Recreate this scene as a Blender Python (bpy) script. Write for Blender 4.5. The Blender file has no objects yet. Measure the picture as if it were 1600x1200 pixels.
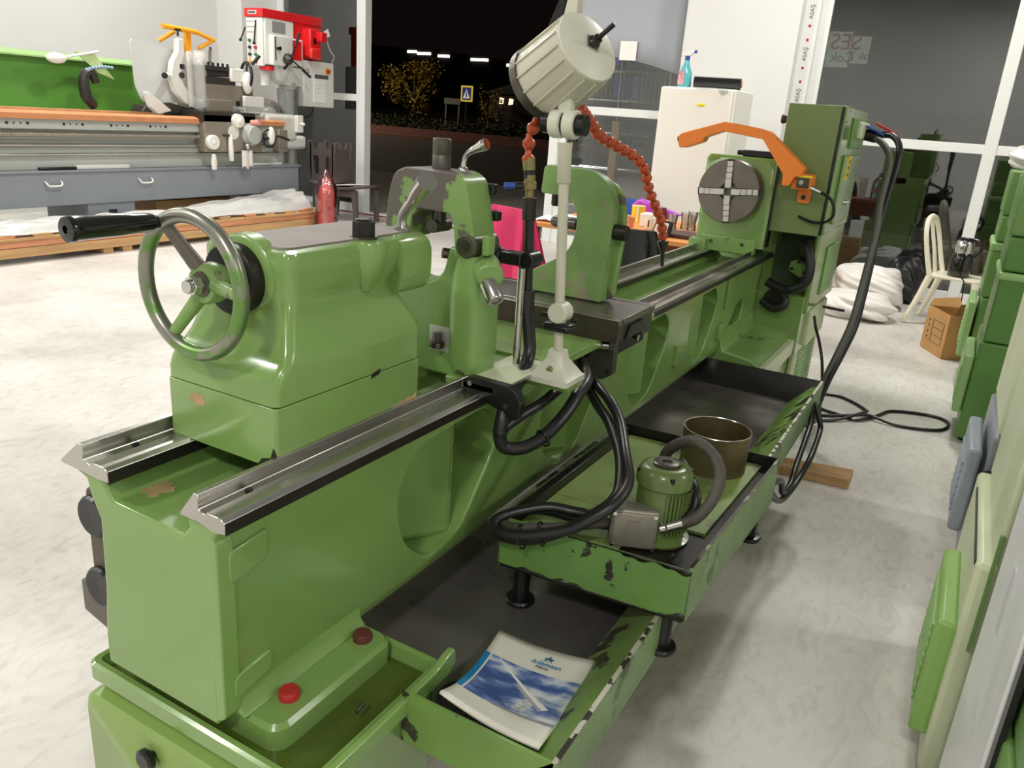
import bpy, bmesh, math, random
from mathutils import Vector, Matrix
random.seed(7)
SC = bpy.context.scene
COL = SC.collection
PI = math.pi

# ------------------------------------------------------------------ camera, world, light
cam_d = bpy.data.cameras.new('camera'); cam = bpy.data.objects.new('camera', cam_d); COL.objects.link(cam)
cam_d.sensor_width = 36.0; cam_d.lens = 27.855; cam_d.clip_start = 0.02; cam_d.clip_end = 600
m3 = Matrix(((0.864872, -0.218111, 0.452133), (0.497127, 0.247037, -0.831768), (0.069724, 0.94414, 0.322085)))
cam.matrix_world = Matrix.Translation((0, 0, 1.5)) @ m3.to_4x4()
SC.camera = cam
SC.view_settings.view_transform = 'Standard'
try: SC.view_settings.look = 'None'
except Exception: pass
SC.view_settings.gamma = 1.0
SC.view_settings.use_curve_mapping = False
SC.view_settings.exposure = 0.29

world = bpy.data.worlds.new('night'); SC.world = world; world.use_nodes = True
bg = world.node_tree.nodes['Background']
bg.inputs[0].default_value = (0.5, 0.36, 0.33, 1); bg.inputs[1].default_value = 0.006

LAMPS = [(-4.2, -1.4), (-4.2, 4.8), (-8.2, -1.4), (-7.4, 2.4), (0.2, -2.6), (-0.6, 7.0), (-7.4, 6.0), (4.6, 4.0), (5.0, -2.6)]  # the front-left lamp is added to brighten the left wall and drill
LAMP_Z = 4.72
def lamp(x, y, e, sx=0.5, sy=0.5):
    l = bpy.data.lights.new('led_panel_light', 'AREA'); l.shape = 'RECTANGLE'; l.size = sx; l.size_y = sy
    l.energy = e; l.color = (1.0, 0.97, 0.925)
    o = bpy.data.objects.new('led_panel_light', l); COL.objects.link(o); o.location = (x, y, LAMP_Z - 0.06)
for (x, y) in LAMPS: lamp(x, y, 98)

# ------------------------------------------------------------------ materials
MATS = {}
def srgb(r, g, b):
    f = lambda c: (c / 255 / 12.92) if c / 255 <= 0.04045 else ((c / 255 + 0.055) / 1.055) ** 2.4
    return (f(r), f(g), f(b), 1.0)
def mat(name, col, rough=0.5, metal=0.0, var=0.0, vscale=6.0, bump=0.0, bscale=60.0, chip=None, chipamt=0.0, chipscale=9.0, coat=0.0,
        emit=0.0, alpha=1.0, trans=0.0, chip_rough=0.6, chip_metal=0.0, rvar=0.0, stretch=None, soft=0.012, spec=0.5):
    if name in MATS: return MATS[name]
    m = bpy.data.materials.new(name); m.use_nodes = True
    nt = m.node_tree; N = nt.nodes; Lk = nt.links
    p = N['Principled BSDF']
    c = srgb(*col)
    p.inputs['Base Color'].default_value = c
    p.inputs['Roughness'].default_value = rough; p.inputs['Metallic'].default_value = metal
    p.inputs['Specular IOR Level'].default_value = spec
    p.inputs['Coat Weight'].default_value = coat; p.inputs['Coat Roughness'].default_value = 0.08
    if trans: p.inputs['Transmission Weight'].default_value = trans
    if alpha < 1: p.inputs['Alpha'].default_value = alpha
    if emit: p.inputs['Emission Color'].default_value = c; p.inputs['Emission Strength'].default_value = emit
    need = var or bump or chip or rvar
    if need:
        tc = N.new('ShaderNodeTexCoord'); src = tc.outputs['Object']
        if stretch:
            mp = N.new('ShaderNodeMapping'); mp.inputs['Scale'].default_value = stretch; Lk.new(src, mp.inputs[0]); src = mp.outputs[0]
    out = None
    if var or rvar:
        n1 = N.new('ShaderNodeTexNoise'); n1.inputs['Scale'].default_value = vscale; n1.inputs['Detail'].default_value = 5
        Lk.new(src, n1.inputs['Vector'])
        if var:
            r1 = N.new('ShaderNodeMapRange'); r1.inputs[1].default_value = 0.3; r1.inputs[2].default_value = 0.7
            r1.inputs[3].default_value = 1 - var; r1.inputs[4].default_value = 1 + var
            Lk.new(n1.outputs[0], r1.inputs[0])
            mx = N.new('ShaderNodeVectorMath'); mx.operation = 'SCALE'; mx.inputs[0].default_value = c[:3]
            Lk.new(r1.outputs[0], mx.inputs['Scale']); out = mx.outputs[0]
            Lk.new(out, p.inputs['Base Color'])
        if rvar:
            r2 = N.new('ShaderNodeMapRange'); r2.inputs[1].default_value = 0.3; r2.inputs[2].default_value = 0.7
            r2.inputs[3].default_value = max(0.02, rough - rvar); r2.inputs[4].default_value = rough + rvar
            Lk.new(n1.outputs[0], r2.inputs[0]); Lk.new(r2.outputs[0], p.inputs['Roughness'])
    if chip:
        n2 = N.new('ShaderNodeTexNoise'); n2.inputs['Scale'].default_value = chipscale; n2.inputs['Detail'].default_value = 8; n2.inputs['Roughness'].default_value = 0.62
        Lk.new(src, n2.inputs['Vector'])
        r = N.new('ShaderNodeMapRange'); th = 0.5 + (0.5 - chipamt) * 0.34
        r.inputs[1].default_value = th; r.inputs[2].default_value = th + soft
        Lk.new(n2.outputs[0], r.inputs[0])
        mc = N.new('ShaderNodeMixRGB'); mc.inputs[1].default_value = c; mc.inputs[2].default_value = srgb(*chip)
        if out: Lk.new(out, mc.inputs[1])
        Lk.new(r.outputs[0], mc.inputs[0]); Lk.new(mc.outputs[0], p.inputs['Base Color'])
        mr = N.new('ShaderNodeMapRange'); mr.inputs[3].default_value = rough; mr.inputs[4].default_value = chip_rough
        Lk.new(r.outputs[0], mr.inputs[0]); Lk.new(mr.outputs[0], p.inputs['Roughness'])
        if chip_metal:
            mm = N.new('ShaderNodeMath'); mm.operation = 'MULTIPLY'; mm.inputs[1].default_value = chip_metal
            Lk.new(r.outputs[0], mm.inputs[0]); Lk.new(mm.outputs[0], p.inputs['Metallic'])
    if bump:
        n3 = N.new('ShaderNodeTexNoise'); n3.inputs['Scale'].default_value = bscale; n3.inputs['Detail'].default_value = 4
        Lk.new(src, n3.inputs['Vector'])
        b = N.new('ShaderNodeBump'); b.inputs['Strength'].default_value = bump; b.inputs['Distance'].default_value = 0.01
        Lk.new(n3.outputs[0], b.inputs['Height']); Lk.new(b.outputs[0], p.inputs['Normal'])
    MATS[name] = m
    return m
GREEN = mat('green_gloss_paint', (124, 157, 86), 0.22, var=0.05, vscale=3, bump=0.05, bscale=12, coat=0.4)
GREEN_WORN = mat('green_worn_paint', (122, 154, 86), 0.36, var=0.12, vscale=7, bump=0.12, bscale=25, coat=0.1, chip=(92, 86, 78), chipamt=0.47, chipscale=6, chip_rough=0.45)
GREEN_CHIP = mat('green_chipped_paint', (122, 156, 86), 0.32, var=0.1, vscale=7, bump=0.1, bscale=30, coat=0.2, chip=(92, 82, 62), chipamt=0.16, chipscale=9)
GREEN_WORN2 = mat('green_scuffed_paint', (118, 150, 86), 0.4, var=0.14, vscale=9, bump=0.12, bscale=25, chip=(140, 132, 108), chipamt=0.2, chipscale=12)
MOTORG = mat('oily_motor_green', (96, 116, 62), 0.3, var=0.25, vscale=9, bump=0.15, bscale=40, chip=(46, 44, 34), chipamt=0.45, chipscale=7, soft=0.08, coat=0.2)
GREEN_OLIVE = mat('green_matt_cabinet', (110, 130, 74), 0.42, var=0.05, vscale=4, bump=0.04, bscale=200)
GREEN_OIL = mat('green_oily_paint', (112, 144, 72), 0.4, var=0.16, vscale=6, bump=0.1, bscale=30, chip=(52, 48, 38), chipamt=0.36, chipscale=5, chip_rough=0.35)
GREEN_SCRAPE = mat('green_scraped_paint', (120, 146, 98), 0.42, var=0.15, vscale=9, bump=0.08, bscale=40, chip=(62, 64, 54), chipamt=0.33, chipscale=7, soft=0.1)
GREEN_BG = mat('green_machine_paint', (110, 148, 80), 0.35, var=0.05, vscale=3)
GREEN_PALE = mat('pale_green_paint', (150, 186, 120), 0.4, var=0.04)
GREEN_PANEL = mat('green_splash_panel', (92, 150, 58), 0.4, var=0.04)
CREAM_G = mat('cream_green_paint', (205, 212, 178), 0.4, var=0.05)
STEEL = mat('ground_steel', (188, 186, 180), 0.24, 0.95, var=0.07, vscale=7, rvar=0.08, stretch=(1, 0.3, 1))
STEEL_D = mat('dark_steel', (92, 88, 82), 0.36, 0.85, var=0.15, vscale=8, rvar=0.1)
STEEL_B = mat('blackened_steel', (48, 45, 42), 0.42, 0.6, var=0.15, vscale=9, rvar=0.08)
WHEELMET = mat('worn_wheel_metal', (150, 148, 138), 0.34, 0.8, chip=(112, 150, 84), chipamt=0.42, chipscale=11, chip_rough=0.4, soft=0.06)
CHROME = mat('bright_steel', (205, 205, 202), 0.16, 1.0, rvar=0.05, vscale=10)
CHUCKM = mat('chuck_iron', (118, 112, 104), 0.34, 0.75, var=0.12, vscale=10, rvar=0.08)
JAWM = mat('pale_jaw_steel', (206, 204, 196), 0.35, 0.5, var=0.08, vscale=20)
BLACKP = mat('black_plastic', (18, 18, 20), 0.3)
BLACKG = mat('black_gloss_bakelite', (14, 13, 14), 0.12, coat=0.5)
RUBBER = mat('black_rubber', (26, 26, 27), 0.48, bump=0.1, bscale=90)
HOSE = mat('black_hose', (30, 30, 31), 0.36, var=0.15, vscale=20)
HOSE_OLD = mat('grimy_braided_hose', (72, 68, 60), 0.55, var=0.2, vscale=25, bump=0.25, bscale=160)
CONDUIT = mat('grey_conduit', (92, 94, 84), 0.5, var=0.1, bump=0.3, bscale=120)
OILTRAY = mat('oily_tray_steel', (122, 117, 112), 0.3, 0.6, var=0.22, vscale=4, rvar=0.14)
OILDARK = mat('black_oily_steel', (34, 31, 28), 0.26, 0.4, var=0.3, vscale=8)
LAMPGREY = mat('lamp_grey_paint', (192, 190, 170), 0.36, var=0.05, vscale=10, coat=0.1)
LAMPPALE = mat('lamp_pale_paint', (206, 206, 188), 0.4)
ORANGE = mat('orange_guard_paint', (238, 130, 40), 0.4, coat=0.1)
ORANGE_Y = mat('amber_guard_paint', (246, 166, 30), 0.4)
BEAD = mat('orange_hose_segment', (176, 72, 36), 0.32, var=0.25, vscale=60)
BRASS = mat('old_brass', (140, 130, 84), 0.4, 0.5, var=0.2, vscale=30)
YELLOW = mat('yellow_plastic', (240, 208, 40), 0.45)
REDP = mat('red_plastic', (196, 40, 42), 0.35)
REDCAP = mat('red_rubber_cap', (178, 42, 38), 0.4, coat=0.1)
BROWNCAP = mat('dark_red_rubber_cap', (92, 44, 36), 0.45)
BLUEP = mat('blue_plastic', (40, 76, 160), 0.4)
WHITEP = mat('white_plastic', (238, 236, 226), 0.35)
CREAMP = mat('cream_plastic', (236, 230, 206), 0.32)
WHITEM = mat('white_machine_paint', (226, 226, 220), 0.35, var=0.02)
GREYM = mat('slate_grey_paint', (134, 140, 147), 0.35, var=0.04)
GREYL = mat('light_grey_paint', (176, 180, 174), 0.35, var=0.05, vscale=3, stretch=(1, 0.2, 1))
BEIGE_M = mat('machined_grey_iron', (150, 142, 128), 0.4, 0.35, var=0.1, vscale=6)
DARKIRON = mat('dark_iron', (60, 56, 52), 0.45, 0.4)
COPPER = mat('orange_way_cover', (206, 138, 92), 0.45, var=0.15, vscale=5, bump=0.1, bscale=20)
REDM = mat('red_machine_paint', (216, 34, 38), 0.32, var=0.03)
ALU = mat('white_frame', (232, 233, 230), 0.4)
PLASTER = mat('white_plaster', (226, 226, 222), 0.85, var=0.03, vscale=1.2)
PLASTER_G = mat('grey_plaster', (216, 216, 213), 0.85, var=0.03, vscale=0.8)
CEILM = mat('grey_ceiling', (160, 162, 162), 0.9)
WOOD = mat('crate_wood', (198, 158, 108), 0.7, var=0.2, vscale=3, bump=0.2, bscale=30, stretch=(3, 0.4, 6))
WOOD_R = mat('reddish_crate_wood', (204, 140, 100), 0.7, var=0.2, vscale=3, bump=0.2, bscale=30, stretch=(3, 0.4, 6))
WOOD_P = mat('old_plank_wood', (172, 136, 92), 0.75, var=0.3, vscale=6, bump=0.4, bscale=40, stretch=(0.5, 6, 6))
TABLEW = mat('orange_table_top', (226, 152, 84), 0.4, var=0.1, vscale=4)
BROWNW = mat('brown_panel', (128, 66, 44), 0.5)
CARD = mat('brown_cardboard', (200, 152, 94), 0.8, var=0.06, vscale=5, bump=0.05)
CARD_D = mat('dark_cardboard', (158, 116, 68), 0.85, var=0.12, vscale=8)
RATTAN = mat('dark_rattan_plastic', (92, 82, 78), 0.5, bump=0.5, bscale=220)
PINK = mat('pink_cloth', (208, 50, 100), 0.85, var=0.05, vscale=12)
JACKET = mat('black_jacket_cloth', (36, 37, 40), 0.6, var=0.1)
PURPLE = mat('purple_bag_plastic', (180, 70, 200), 0.35)
BAGW = mat('white_bag_plastic', (236, 232, 226), 0.4, bump=0.15, bscale=18)
BAGB = mat('black_bag_plastic', (28, 28, 30), 0.35, bump=0.2, bscale=20)
PAPER = mat('white_paper', (244, 242, 236), 0.6)
PAPER_B = mat('cover_paper', (236, 232, 220), 0.4, var=0.02)
CYAN = mat('cyan_print', (24, 132, 190), 0.45)
INKG = mat('grey_ink', (88, 88, 88), 0.6)
INKR = mat('red_ink', (178, 40, 48), 0.6)
BLUE_L = mat('cleaner_liquid', (110, 205, 214), 0.15, trans=0.3)
def clear_mat(name, col, refl_rough, tint, wav=0.0, wscale=6.0, ior=1.5, mixadd=0.0):
    m = bpy.data.materials.new(name); m.use_nodes = True; nt = m.node_tree; N = nt.nodes; Lk = nt.links
    for n in list(N): N.remove(n)
    o = N.new('ShaderNodeOutputMaterial'); mx = N.new('ShaderNodeMixShader'); t = N.new('ShaderNodeBsdfTransparent'); g = N.new('ShaderNodeBsdfGlossy')
    fr = N.new('ShaderNodeFresnel'); fr.inputs[0].default_value = ior
    t.inputs[0].default_value = tint; g.inputs[0].default_value = col; g.inputs['Roughness'].default_value = refl_rough
    ad = N.new('ShaderNodeMath'); ad.operation = 'ADD'; ad.inputs[1].default_value = mixadd
    Lk.new(fr.outputs[0], ad.inputs[0]); Lk.new(ad.outputs[0], mx.inputs[0]); Lk.new(t.outputs[0], mx.inputs[1]); Lk.new(g.outputs[0], mx.inputs[2]); Lk.new(mx.outputs[0], o.inputs[0])
    if wav:
        tc = N.new('ShaderNodeTexCoord'); n = N.new('ShaderNodeTexNoise'); n.inputs['Scale'].default_value = wscale; n.inputs['Detail'].default_value = 3
        b = N.new('ShaderNodeBump'); b.inputs['Strength'].default_value = wav; b.inputs['Distance'].default_value = 0.02
        Lk.new(tc.outputs['Object'], n.inputs['Vector']); Lk.new(n.outputs[0], b.inputs['Height']); Lk.new(b.outputs[0], g.inputs['Normal']); Lk.new(b.outputs[0], fr.inputs['Normal'])
    MATS[name] = m
    return m
GLASS = clear_mat('window_glass', (1, 1, 1, 1), 0.02, (0.82, 0.86, 0.85, 1), ior=1.62, mixadd=0.05)
ACRYL = clear_mat('clear_acrylic', (1, 1, 1, 1), 0.05, (0.93, 0.95, 0.95, 1), mixadd=0.16)
WRAP = clear_mat('clear_plastic_wrap', (1, 1, 1, 1), 0.2, (0.95, 0.95, 0.95, 1), wav=1.0, wscale=9, mixadd=0.10)

# ------------------------------------------------------------------ mesh helpers
def V(p): return Vector(p)
class B:
    def __init__(s): s.bm = bmesh.new()
    def _faces(s, vs, fs):
        vv = [s.bm.verts.new(v) for v in vs]
        for f in fs:
            try: s.bm.faces.new([vv[i] for i in f])
            except ValueError: pass
        return s
    def box(s, a, b, M=None):
        x0, y0, z0 = a; x1, y1, z1 = b
        vs = [V((x, y, z)) for x in (x0, x1) for y in (y0, y1) for z in (z0, z1)]
        if M is not None: vs = [M @ v for v in vs]
        return s._faces(vs, [(0, 1, 3, 2), (4, 6, 7, 5), (0, 4, 5, 1), (2, 3, 7, 6), (0, 2, 6, 4), (1, 5, 7, 3)])
    def prism(s, poly, ax, a, b):
        def P(q, t):
            return V((t, q[0], q[1])) if ax == 'x' else V((q[0], t, q[1])) if ax == 'y' else V((q[0], q[1], t))
        n = len(poly)
        vs = [P(q, a) for q in poly] + [P(q, b) for q in poly]
        fs = [tuple(range(n))[::-1], tuple(range(n, 2 * n))] + [(i, (i + 1) % n, n + (i + 1) % n, n + i) for i in range(n)]
        return s._faces(vs, fs)
    def loft(s, rings, cap=True, closed=True):
        n = len(rings[0]); vs = [V(p) for r in rings for p in r]; fs = []
        for k in range(len(rings) - 1):
            for i in range(n if closed else n - 1):
                j = (i + 1) % n
                fs.append((k * n + i, k * n + j, (k + 1) * n + j, (k + 1) * n + i))
        if cap and closed:
            fs.append(tuple(range(n))[::-1]); fs.append(tuple(range((len(rings) - 1) * n, len(rings) * n)))
        return s._faces(vs, fs)
    def frame(s, d):
        d = V(d).normalized(); up = V((0, 0, 1)) if abs(d.z) < 0.95 else V((1, 0, 0))
        u = d.cross(up).normalized(); return u, d.cross(u).normalized()
    def cyl(s, p0, p1, r0, r1=None, n=20, cap=True, rot=0.0):
        p0 = V(p0); p1 = V(p1); r1 = r0 if r1 is None else r1; u, v = s.frame(p1 - p0)
        ring = lambda c, r: [c + (u * math.cos(rot + 2 * PI * i / n) + v * math.sin(rot + 2 * PI * i / n)) * r for i in range(n)]
        return s.loft([ring(p0, r0), ring(p1, r1)], cap)
    def rev(s, p0, d, prof, n=24, cap=True):
        p0 = V(p0); d = V(d).normalized(); u, v = s.frame(d)
        rings = [[p0 + d * t + (u * math.cos(2 * PI * i / n) + v * math.sin(2 * PI * i / n)) * max(r, 1e-4) for i in range(n)] for (t, r) in prof]
        return s.loft(rings, cap)
    def tube(s, pts, r, n=10, sub=5, closed=False):
        P = [V(p) for p in pts]
        rr = r if isinstance(r, (list, tuple)) else [r] * len(P)
        if sub > 1 and len(P) > 2:
            Q = []; RR = []
            m = len(P)
            for i in range(m if closed else m - 1):
                if closed: a, b, c, d = P[(i - 1) % m], P[i], P[(i + 1) % m], P[(i + 2) % m]
                else: a, b, c, d = P[max(i - 1, 0)], P[i], P[i + 1], P[min(i + 2, m - 1)]
                for k in range(sub):
                    t = k / sub
                    Q.append(0.5 * ((2 * b) + (c - a) * t + (2 * a - 5 * b + 4 * c - d) * t * t + (3 * b - a - 3 * c + d) * t ** 3))
                    RR.append(rr[i] * (1 - t) + rr[(i + 1) % m] * t)
            if not closed: Q.append(P[-1]); RR.append(rr[-1])
            P, rr = Q, RR
        m = len(P); rings = []; pu = None
        for i in range(m):
            if closed: d = P[(i + 1) % m] - P[(i - 1) % m]
            else: d = P[min(i + 1, m - 1)] - P[max(i - 1, 0)]
            if d.length < 1e-7: d = V((0, 0, 1))
            d.normalize()
            if pu is None: u, v = s.frame(d)
            else:
                u = pu - d * pu.dot(d)
                if u.length < 1e-5: u, v = s.frame(d)
                u.normalize(); v = d.cross(u)
            pu = u
            rings.append([P[i] + (u * math.cos(2 * PI * k / n) + v * math.sin(2 * PI * k / n)) * rr[i] for k in range(n)])
        if closed: rings.append(rings[0]); return s.loft(rings, cap=False)
        return s.loft(rings)
    def torus(s, c, d, R, r, n=40, k=12):
        u, v = s.frame(d); c = V(c)
        return s.tube([c + (u * math.cos(2 * PI * i / n) + v * math.sin(2 * PI * i / n)) * R for i in range(n)], r, k, 1, True)
    def ball(s, c, rad, n=16, m=10):
        if not isinstance(rad, (tuple, list)): rad = (rad,) * 3
        rings = []
        for j in range(m + 1):
            a = -PI / 2 + PI * j / m
            rings.append([(c[0] + rad[0] * max(math.cos(a), 1e-3) * math.cos(2 * PI * i / n), c[1] + rad[1] * max(math.cos(a), 1e-3) * math.sin(2 * PI * i / n), c[2] + rad[2] * math.sin(a)) for i in range(n)])
        return s.loft(rings)
    def sheet(s, fn, nu, nv):
        vs = [V(fn(i / nu, j / nv)) for j in range(nv + 1) for i in range(nu + 1)]
        fs = [(j * (nu + 1) + i, j * (nu + 1) + i + 1, (j + 1) * (nu + 1) + i + 1, (j + 1) * (nu + 1) + i) for j in range(nv) for i in range(nu)]
        return s._faces(vs, fs)
def rrect(x0, x1, y0, y1, z, r, k=4):
    pts = []
    for (cx, cy, a0) in ((x1 - r, y1 - r, 0), (x0 + r, y1 - r, 90), (x0 + r, y0 + r, 180), (x1 - r, y0 + r, 270)):
        for i in range(k + 1):
            a = math.radians(a0 + 90 * i / k); pts.append((cx + r * math.cos(a), cy + r * math.sin(a), z))
    return pts
def rpoly(poly, r, k=4):
    out = []; n = len(poly)
    for i in range(n):
        rr = r[i] if isinstance(r, (list, tuple)) else r
        a, b, c = Vector(poly[i - 1]), Vector(poly[i]), Vector(poly[(i + 1) % n])
        d1 = (a - b); d2 = (c - b); l = min(rr, d1.length * 0.45, d2.length * 0.45)
        p = b + d1.normalized() * l; q = b + d2.normalized() * l
        for j in range(k + 1):
            t = j / k; out.append(tuple((1 - t) ** 2 * p + 2 * t * (1 - t) * b + t * t * q))
    return out
ORG = {}
def root_org(p):
    while p is not None:
        if p.name in ORG: return ORG[p.name]
        p = p.parent
    return Vector((0, 0, 0))
def thing(name, label, cat, loc, group=None):
    o = bpy.data.objects.new(name, None); COL.objects.link(o); o.location = loc; o.empty_display_size = 0.1
    ORG[o.name] = Vector(loc); o['label'] = label; o['category'] = cat
    if group: o['group'] = group
    return o
def tag(o, label, cat, group=None):
    o['label'] = label; o['category'] = cat
    if group: o['group'] = group
    return o
def obj(name, b, m, parent=None, bevel=0.0, seg=2, sub=0, solid=0.0, sharp=38, flat=False, label=None, doubles=False):
    bm = b.bm
    if doubles: bmesh.ops.remove_doubles(bm, verts=bm.verts, dist=1e-5)
    bmesh.ops.recalc_face_normals(bm, faces=bm.faces)
    og = root_org(parent)
    org = og
    if parent is None:
        xs = [v.co for v in bm.verts]
        org = Vector(((min(v.x for v in xs) + max(v.x for v in xs)) / 2, (min(v.y for v in xs) + max(v.y for v in xs)) / 2, min(v.z for v in xs)))
    for v in bm.verts: v.co -= org
    for f in bm.faces: f.smooth = not flat
    lim = math.radians(sharp)
    for e in bm.edges:
        if len(e.link_faces) == 2:
            try: e.smooth = e.calc_face_angle() < lim
            except ValueError: pass
    me = bpy.data.meshes.new(name); bm.to_mesh(me); bm.free()
    o = bpy.data.objects.new(name, me); COL.objects.link(o)
    if isinstance(m, (list, tuple)):
        for x in m: me.materials.append(x)
    else: me.materials.append(m)
    if parent is not None: o.parent = parent
    else: o.location = org; ORG[o.name] = org.copy()
    if solid:
        md = o.modifiers.new('thick', 'SOLIDIFY'); md.thickness = solid; md.offset = 0
    if bevel:
        md = o.modifiers.new('round', 'BEVEL'); md.width = bevel; md.segments = seg; md.limit_method = 'ANGLE'; md.angle_limit = math.radians(35)
    if sub:
        md = o.modifiers.new('smooth', 'SUBSURF'); md.levels = sub; md.render_levels = sub
    if label: o['label'] = label
    return o
def struct(o): o['kind'] = 'structure'; return o
def boolean(o, b):
    bm = b.bm; bmesh.ops.recalc_face_normals(bm, faces=bm.faces)
    og = root_org(o)
    for v in bm.verts: v.co -= og
    me = bpy.data.meshes.new('cut'); bm.to_mesh(me); bm.free()
    c = bpy.data.objects.new('cut', me); COL.objects.link(c); c.matrix_world = Matrix.Translation(og)
    md = o.modifiers.new('cut', 'BOOLEAN'); md.object = c; md.operation = 'DIFFERENCE'; md.solver = 'EXACT'
    bpy.context.view_layer.update()
    dg = bpy.context.evaluated_depsgraph_get()
    nm = bpy.data.meshes.new_from_object(o.evaluated_get(dg))
    o.modifiers.remove(md); old = o.data; nm.name = o.name; o.data = nm
    bpy.data.meshes.remove(old); bpy.data.objects.remove(c); bpy.data.meshes.remove(me)
    bm = bmesh.new(); bm.from_mesh(nm)
    for f in bm.faces: f.smooth = True
    for e in bm.edges:
        if len(e.link_faces) == 2:
            try: e.smooth = e.calc_face_angle() < 0.6
            except ValueError: pass
    bm.to_mesh(nm); bm.free()
def copy_tree(o, parent=None, loc=None, rz=None, label=None):
    c = o.copy(); COL.objects.link(c); c.parent = parent
    if loc is not None: c.location = loc
    if rz is not None: c.rotation_euler = (0, 0, rz)
    if label: c['label'] = label
    for ch in list(o.children): copy_tree(ch, c)
    return c
def text(name, s, size, M, m, parent, depth=0.0003, align='CENTER', shear=0.0):
    cu = bpy.data.curves.new(name, 'FONT'); cu.body = s; cu.size = size; cu.extrude = depth; cu.align_x = align; cu.align_y = 'CENTER'; cu.shear = shear; cu.resolution_u = 3
    t = bpy.data.objects.new(name, cu); COL.objects.link(t); bpy.context.view_layer.update()
    me = bpy.data.meshes.new_from_object(t.evaluated_get(bpy.context.evaluated_depsgraph_get()))
    bpy.data.objects.remove(t); bpy.data.curves.remove(cu)
    me.transform(M); me.transform(Matrix.Translation(-root_org(parent)))
    me.materials.clear(); me.materials.append(m)
    o = bpy.data.objects.new(name, me); COL.objects.link(o); o.parent = parent
    return o
def basis(o, ex, ey):
    ex = V(ex).normalized(); ey = V(ey); ey = (ey - ex * ey.dot(ex)).normalized(); ez = ex.cross(ey)
    return Matrix.Translation(o) @ Matrix((ex, ey, ez)).transposed().to_4x4()

# ------------------------------------------------------------------ the room
def floor_material():
    m = bpy.data.materials.new('polished_concrete'); m.use_nodes = True; nt = m.node_tree; N = nt.nodes; Lk = nt.links
    p = N['Principled BSDF']; tc = N.new('ShaderNodeTexCoord')
    n1 = N.new('ShaderNodeTexNoise'); n1.inputs['Scale'].default_value = 0.9; n1.inputs['Detail'].default_value = 9; n1.inputs['Roughness'].default_value = 0.62; n1.inputs['Distortion'].default_value = 0.6
    n2 = N.new('ShaderNodeTexNoise'); n2.inputs['Scale'].default_value = 14; n2.inputs['Detail'].default_value = 8; n2.inputs['Distortion'].default_value = 2.2
    mp = N.new('ShaderNodeMapping'); mp.inputs['Scale'].default_value = (1, 0.45, 1); mp.inputs['Rotation'].default_value = (0, 0, 0.5)
    Lk.new(tc.outputs['Object'], mp.inputs[0]); Lk.new(tc.outputs['Object'], n1.inputs['Vector']); Lk.new(mp.outputs[0], n2.inputs['Vector'])
    r1 = N.new('ShaderNodeValToRGB'); r1.color_ramp.elements[0].position = 0.28; r1.color_ramp.elements[0].color = srgb(188, 183, 175)
    r1.color_ramp.elements[1].position = 0.66; r1.color_ramp.elements[1].color = srgb(230, 227, 221)
    Lk.new(n1.outputs[0], r1.inputs[0])
    r2 = N.new('ShaderNodeValToRGB'); r2.color_ramp.elements[0].position = 0.3; r2.color_ramp.elements[0].color = (0.82, 0.81, 0.795, 1); r2.color_ramp.elements[1].position = 0.52; r2.color_ramp.elements[1].color = (1, 1, 1, 1)
    Lk.new(n2.outputs[0], r2.inputs[0])
    mx = N.new('ShaderNodeMixRGB'); mx.blend_type = 'MULTIPLY'; mx.inputs[0].default_value = 0.85
    Lk.new(r1.outputs[0], mx.inputs[1]); Lk.new(r2.outputs[0], mx.inputs[2])
    vo = N.new('ShaderNodeTexVoronoi'); vo.feature = 'DISTANCE_TO_EDGE'; vo.inputs['Scale'].default_value = 16
    nz = N.new('ShaderNodeTexNoise'); nz.inputs['Scale'].default_value = 5; nz.inputs['Detail'].default_value = 5
    ad = N.new('ShaderNodeVectorMath'); ad.operation = 'MULTIPLY_ADD'; ad.inputs[1].default_value = (0.35, 0.35, 0.35)
    Lk.new(tc.outputs['Object'], nz.inputs['Vector']); Lk.new(nz.outputs['Color'], ad.inputs[0]); Lk.new(tc.outputs['Object'], ad.inputs[2]); Lk.new(ad.outputs[0], vo.inputs['Vector'])
    r3 = N.new('ShaderNodeValToRGB'); r3.color_ramp.elements[0].position = 0.0; r3.color_ramp.elements[0].color = (0.82, 0.81, 0.8, 1); r3.color_ramp.elements[1].position = 0.02; r3.color_ramp.elements[1].color = (1, 1, 1, 1)
    Lk.new(vo.outputs['Distance'], r3.inputs[0])
    m2 = N.new('ShaderNodeMixRGB'); m2.blend_type = 'MULTIPLY'; m2.inputs[0].default_value = 0.4
    Lk.new(mx.outputs[0], m2.inputs[1]); Lk.new(r3.outputs[0], m2.inputs[2])
    Lk.new(m2.outputs[0], p.inputs['Base Color']); p.inputs['Roughness'].default_value = 0.38
    b = N.new('ShaderNodeBump'); b.inputs['Strength'].default_value = 0.04; b.inputs['Distance'].default_value = 0.01
    Lk.new(n2.outputs[0], b.inputs['Height']); Lk.new(b.outputs[0], p.inputs['Normal'])
    return m
FLOOR = floor_material()
XL, XR, YB, YF, ZC = -9.6, 7.0, -5.0, 9.0, 4.85
struct(obj('floor', B().box((XL - .3, YB - .3, -0.2), (XR + .3, YF + 0.12, 0.0)), FLOOR))
struct(obj('ceiling', B().box((XL - .3, YB - .3, ZC), (XR + .3, YF + .3, ZC + 0.2)), CEILM))
struct(obj('wall_left', B().box((XL - .3, YB, 0), (XL, YF + .3, ZC)), PLASTER_G))
struct(obj('wall_right', B().box((XR, YB, 0), (XR + .3, YF + .3, ZC)), PLASTER_G))
struct(obj('wall_back', B().box((XL, YB - .3, 0), (XR, YB, ZC)), PLASTER_G))
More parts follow.
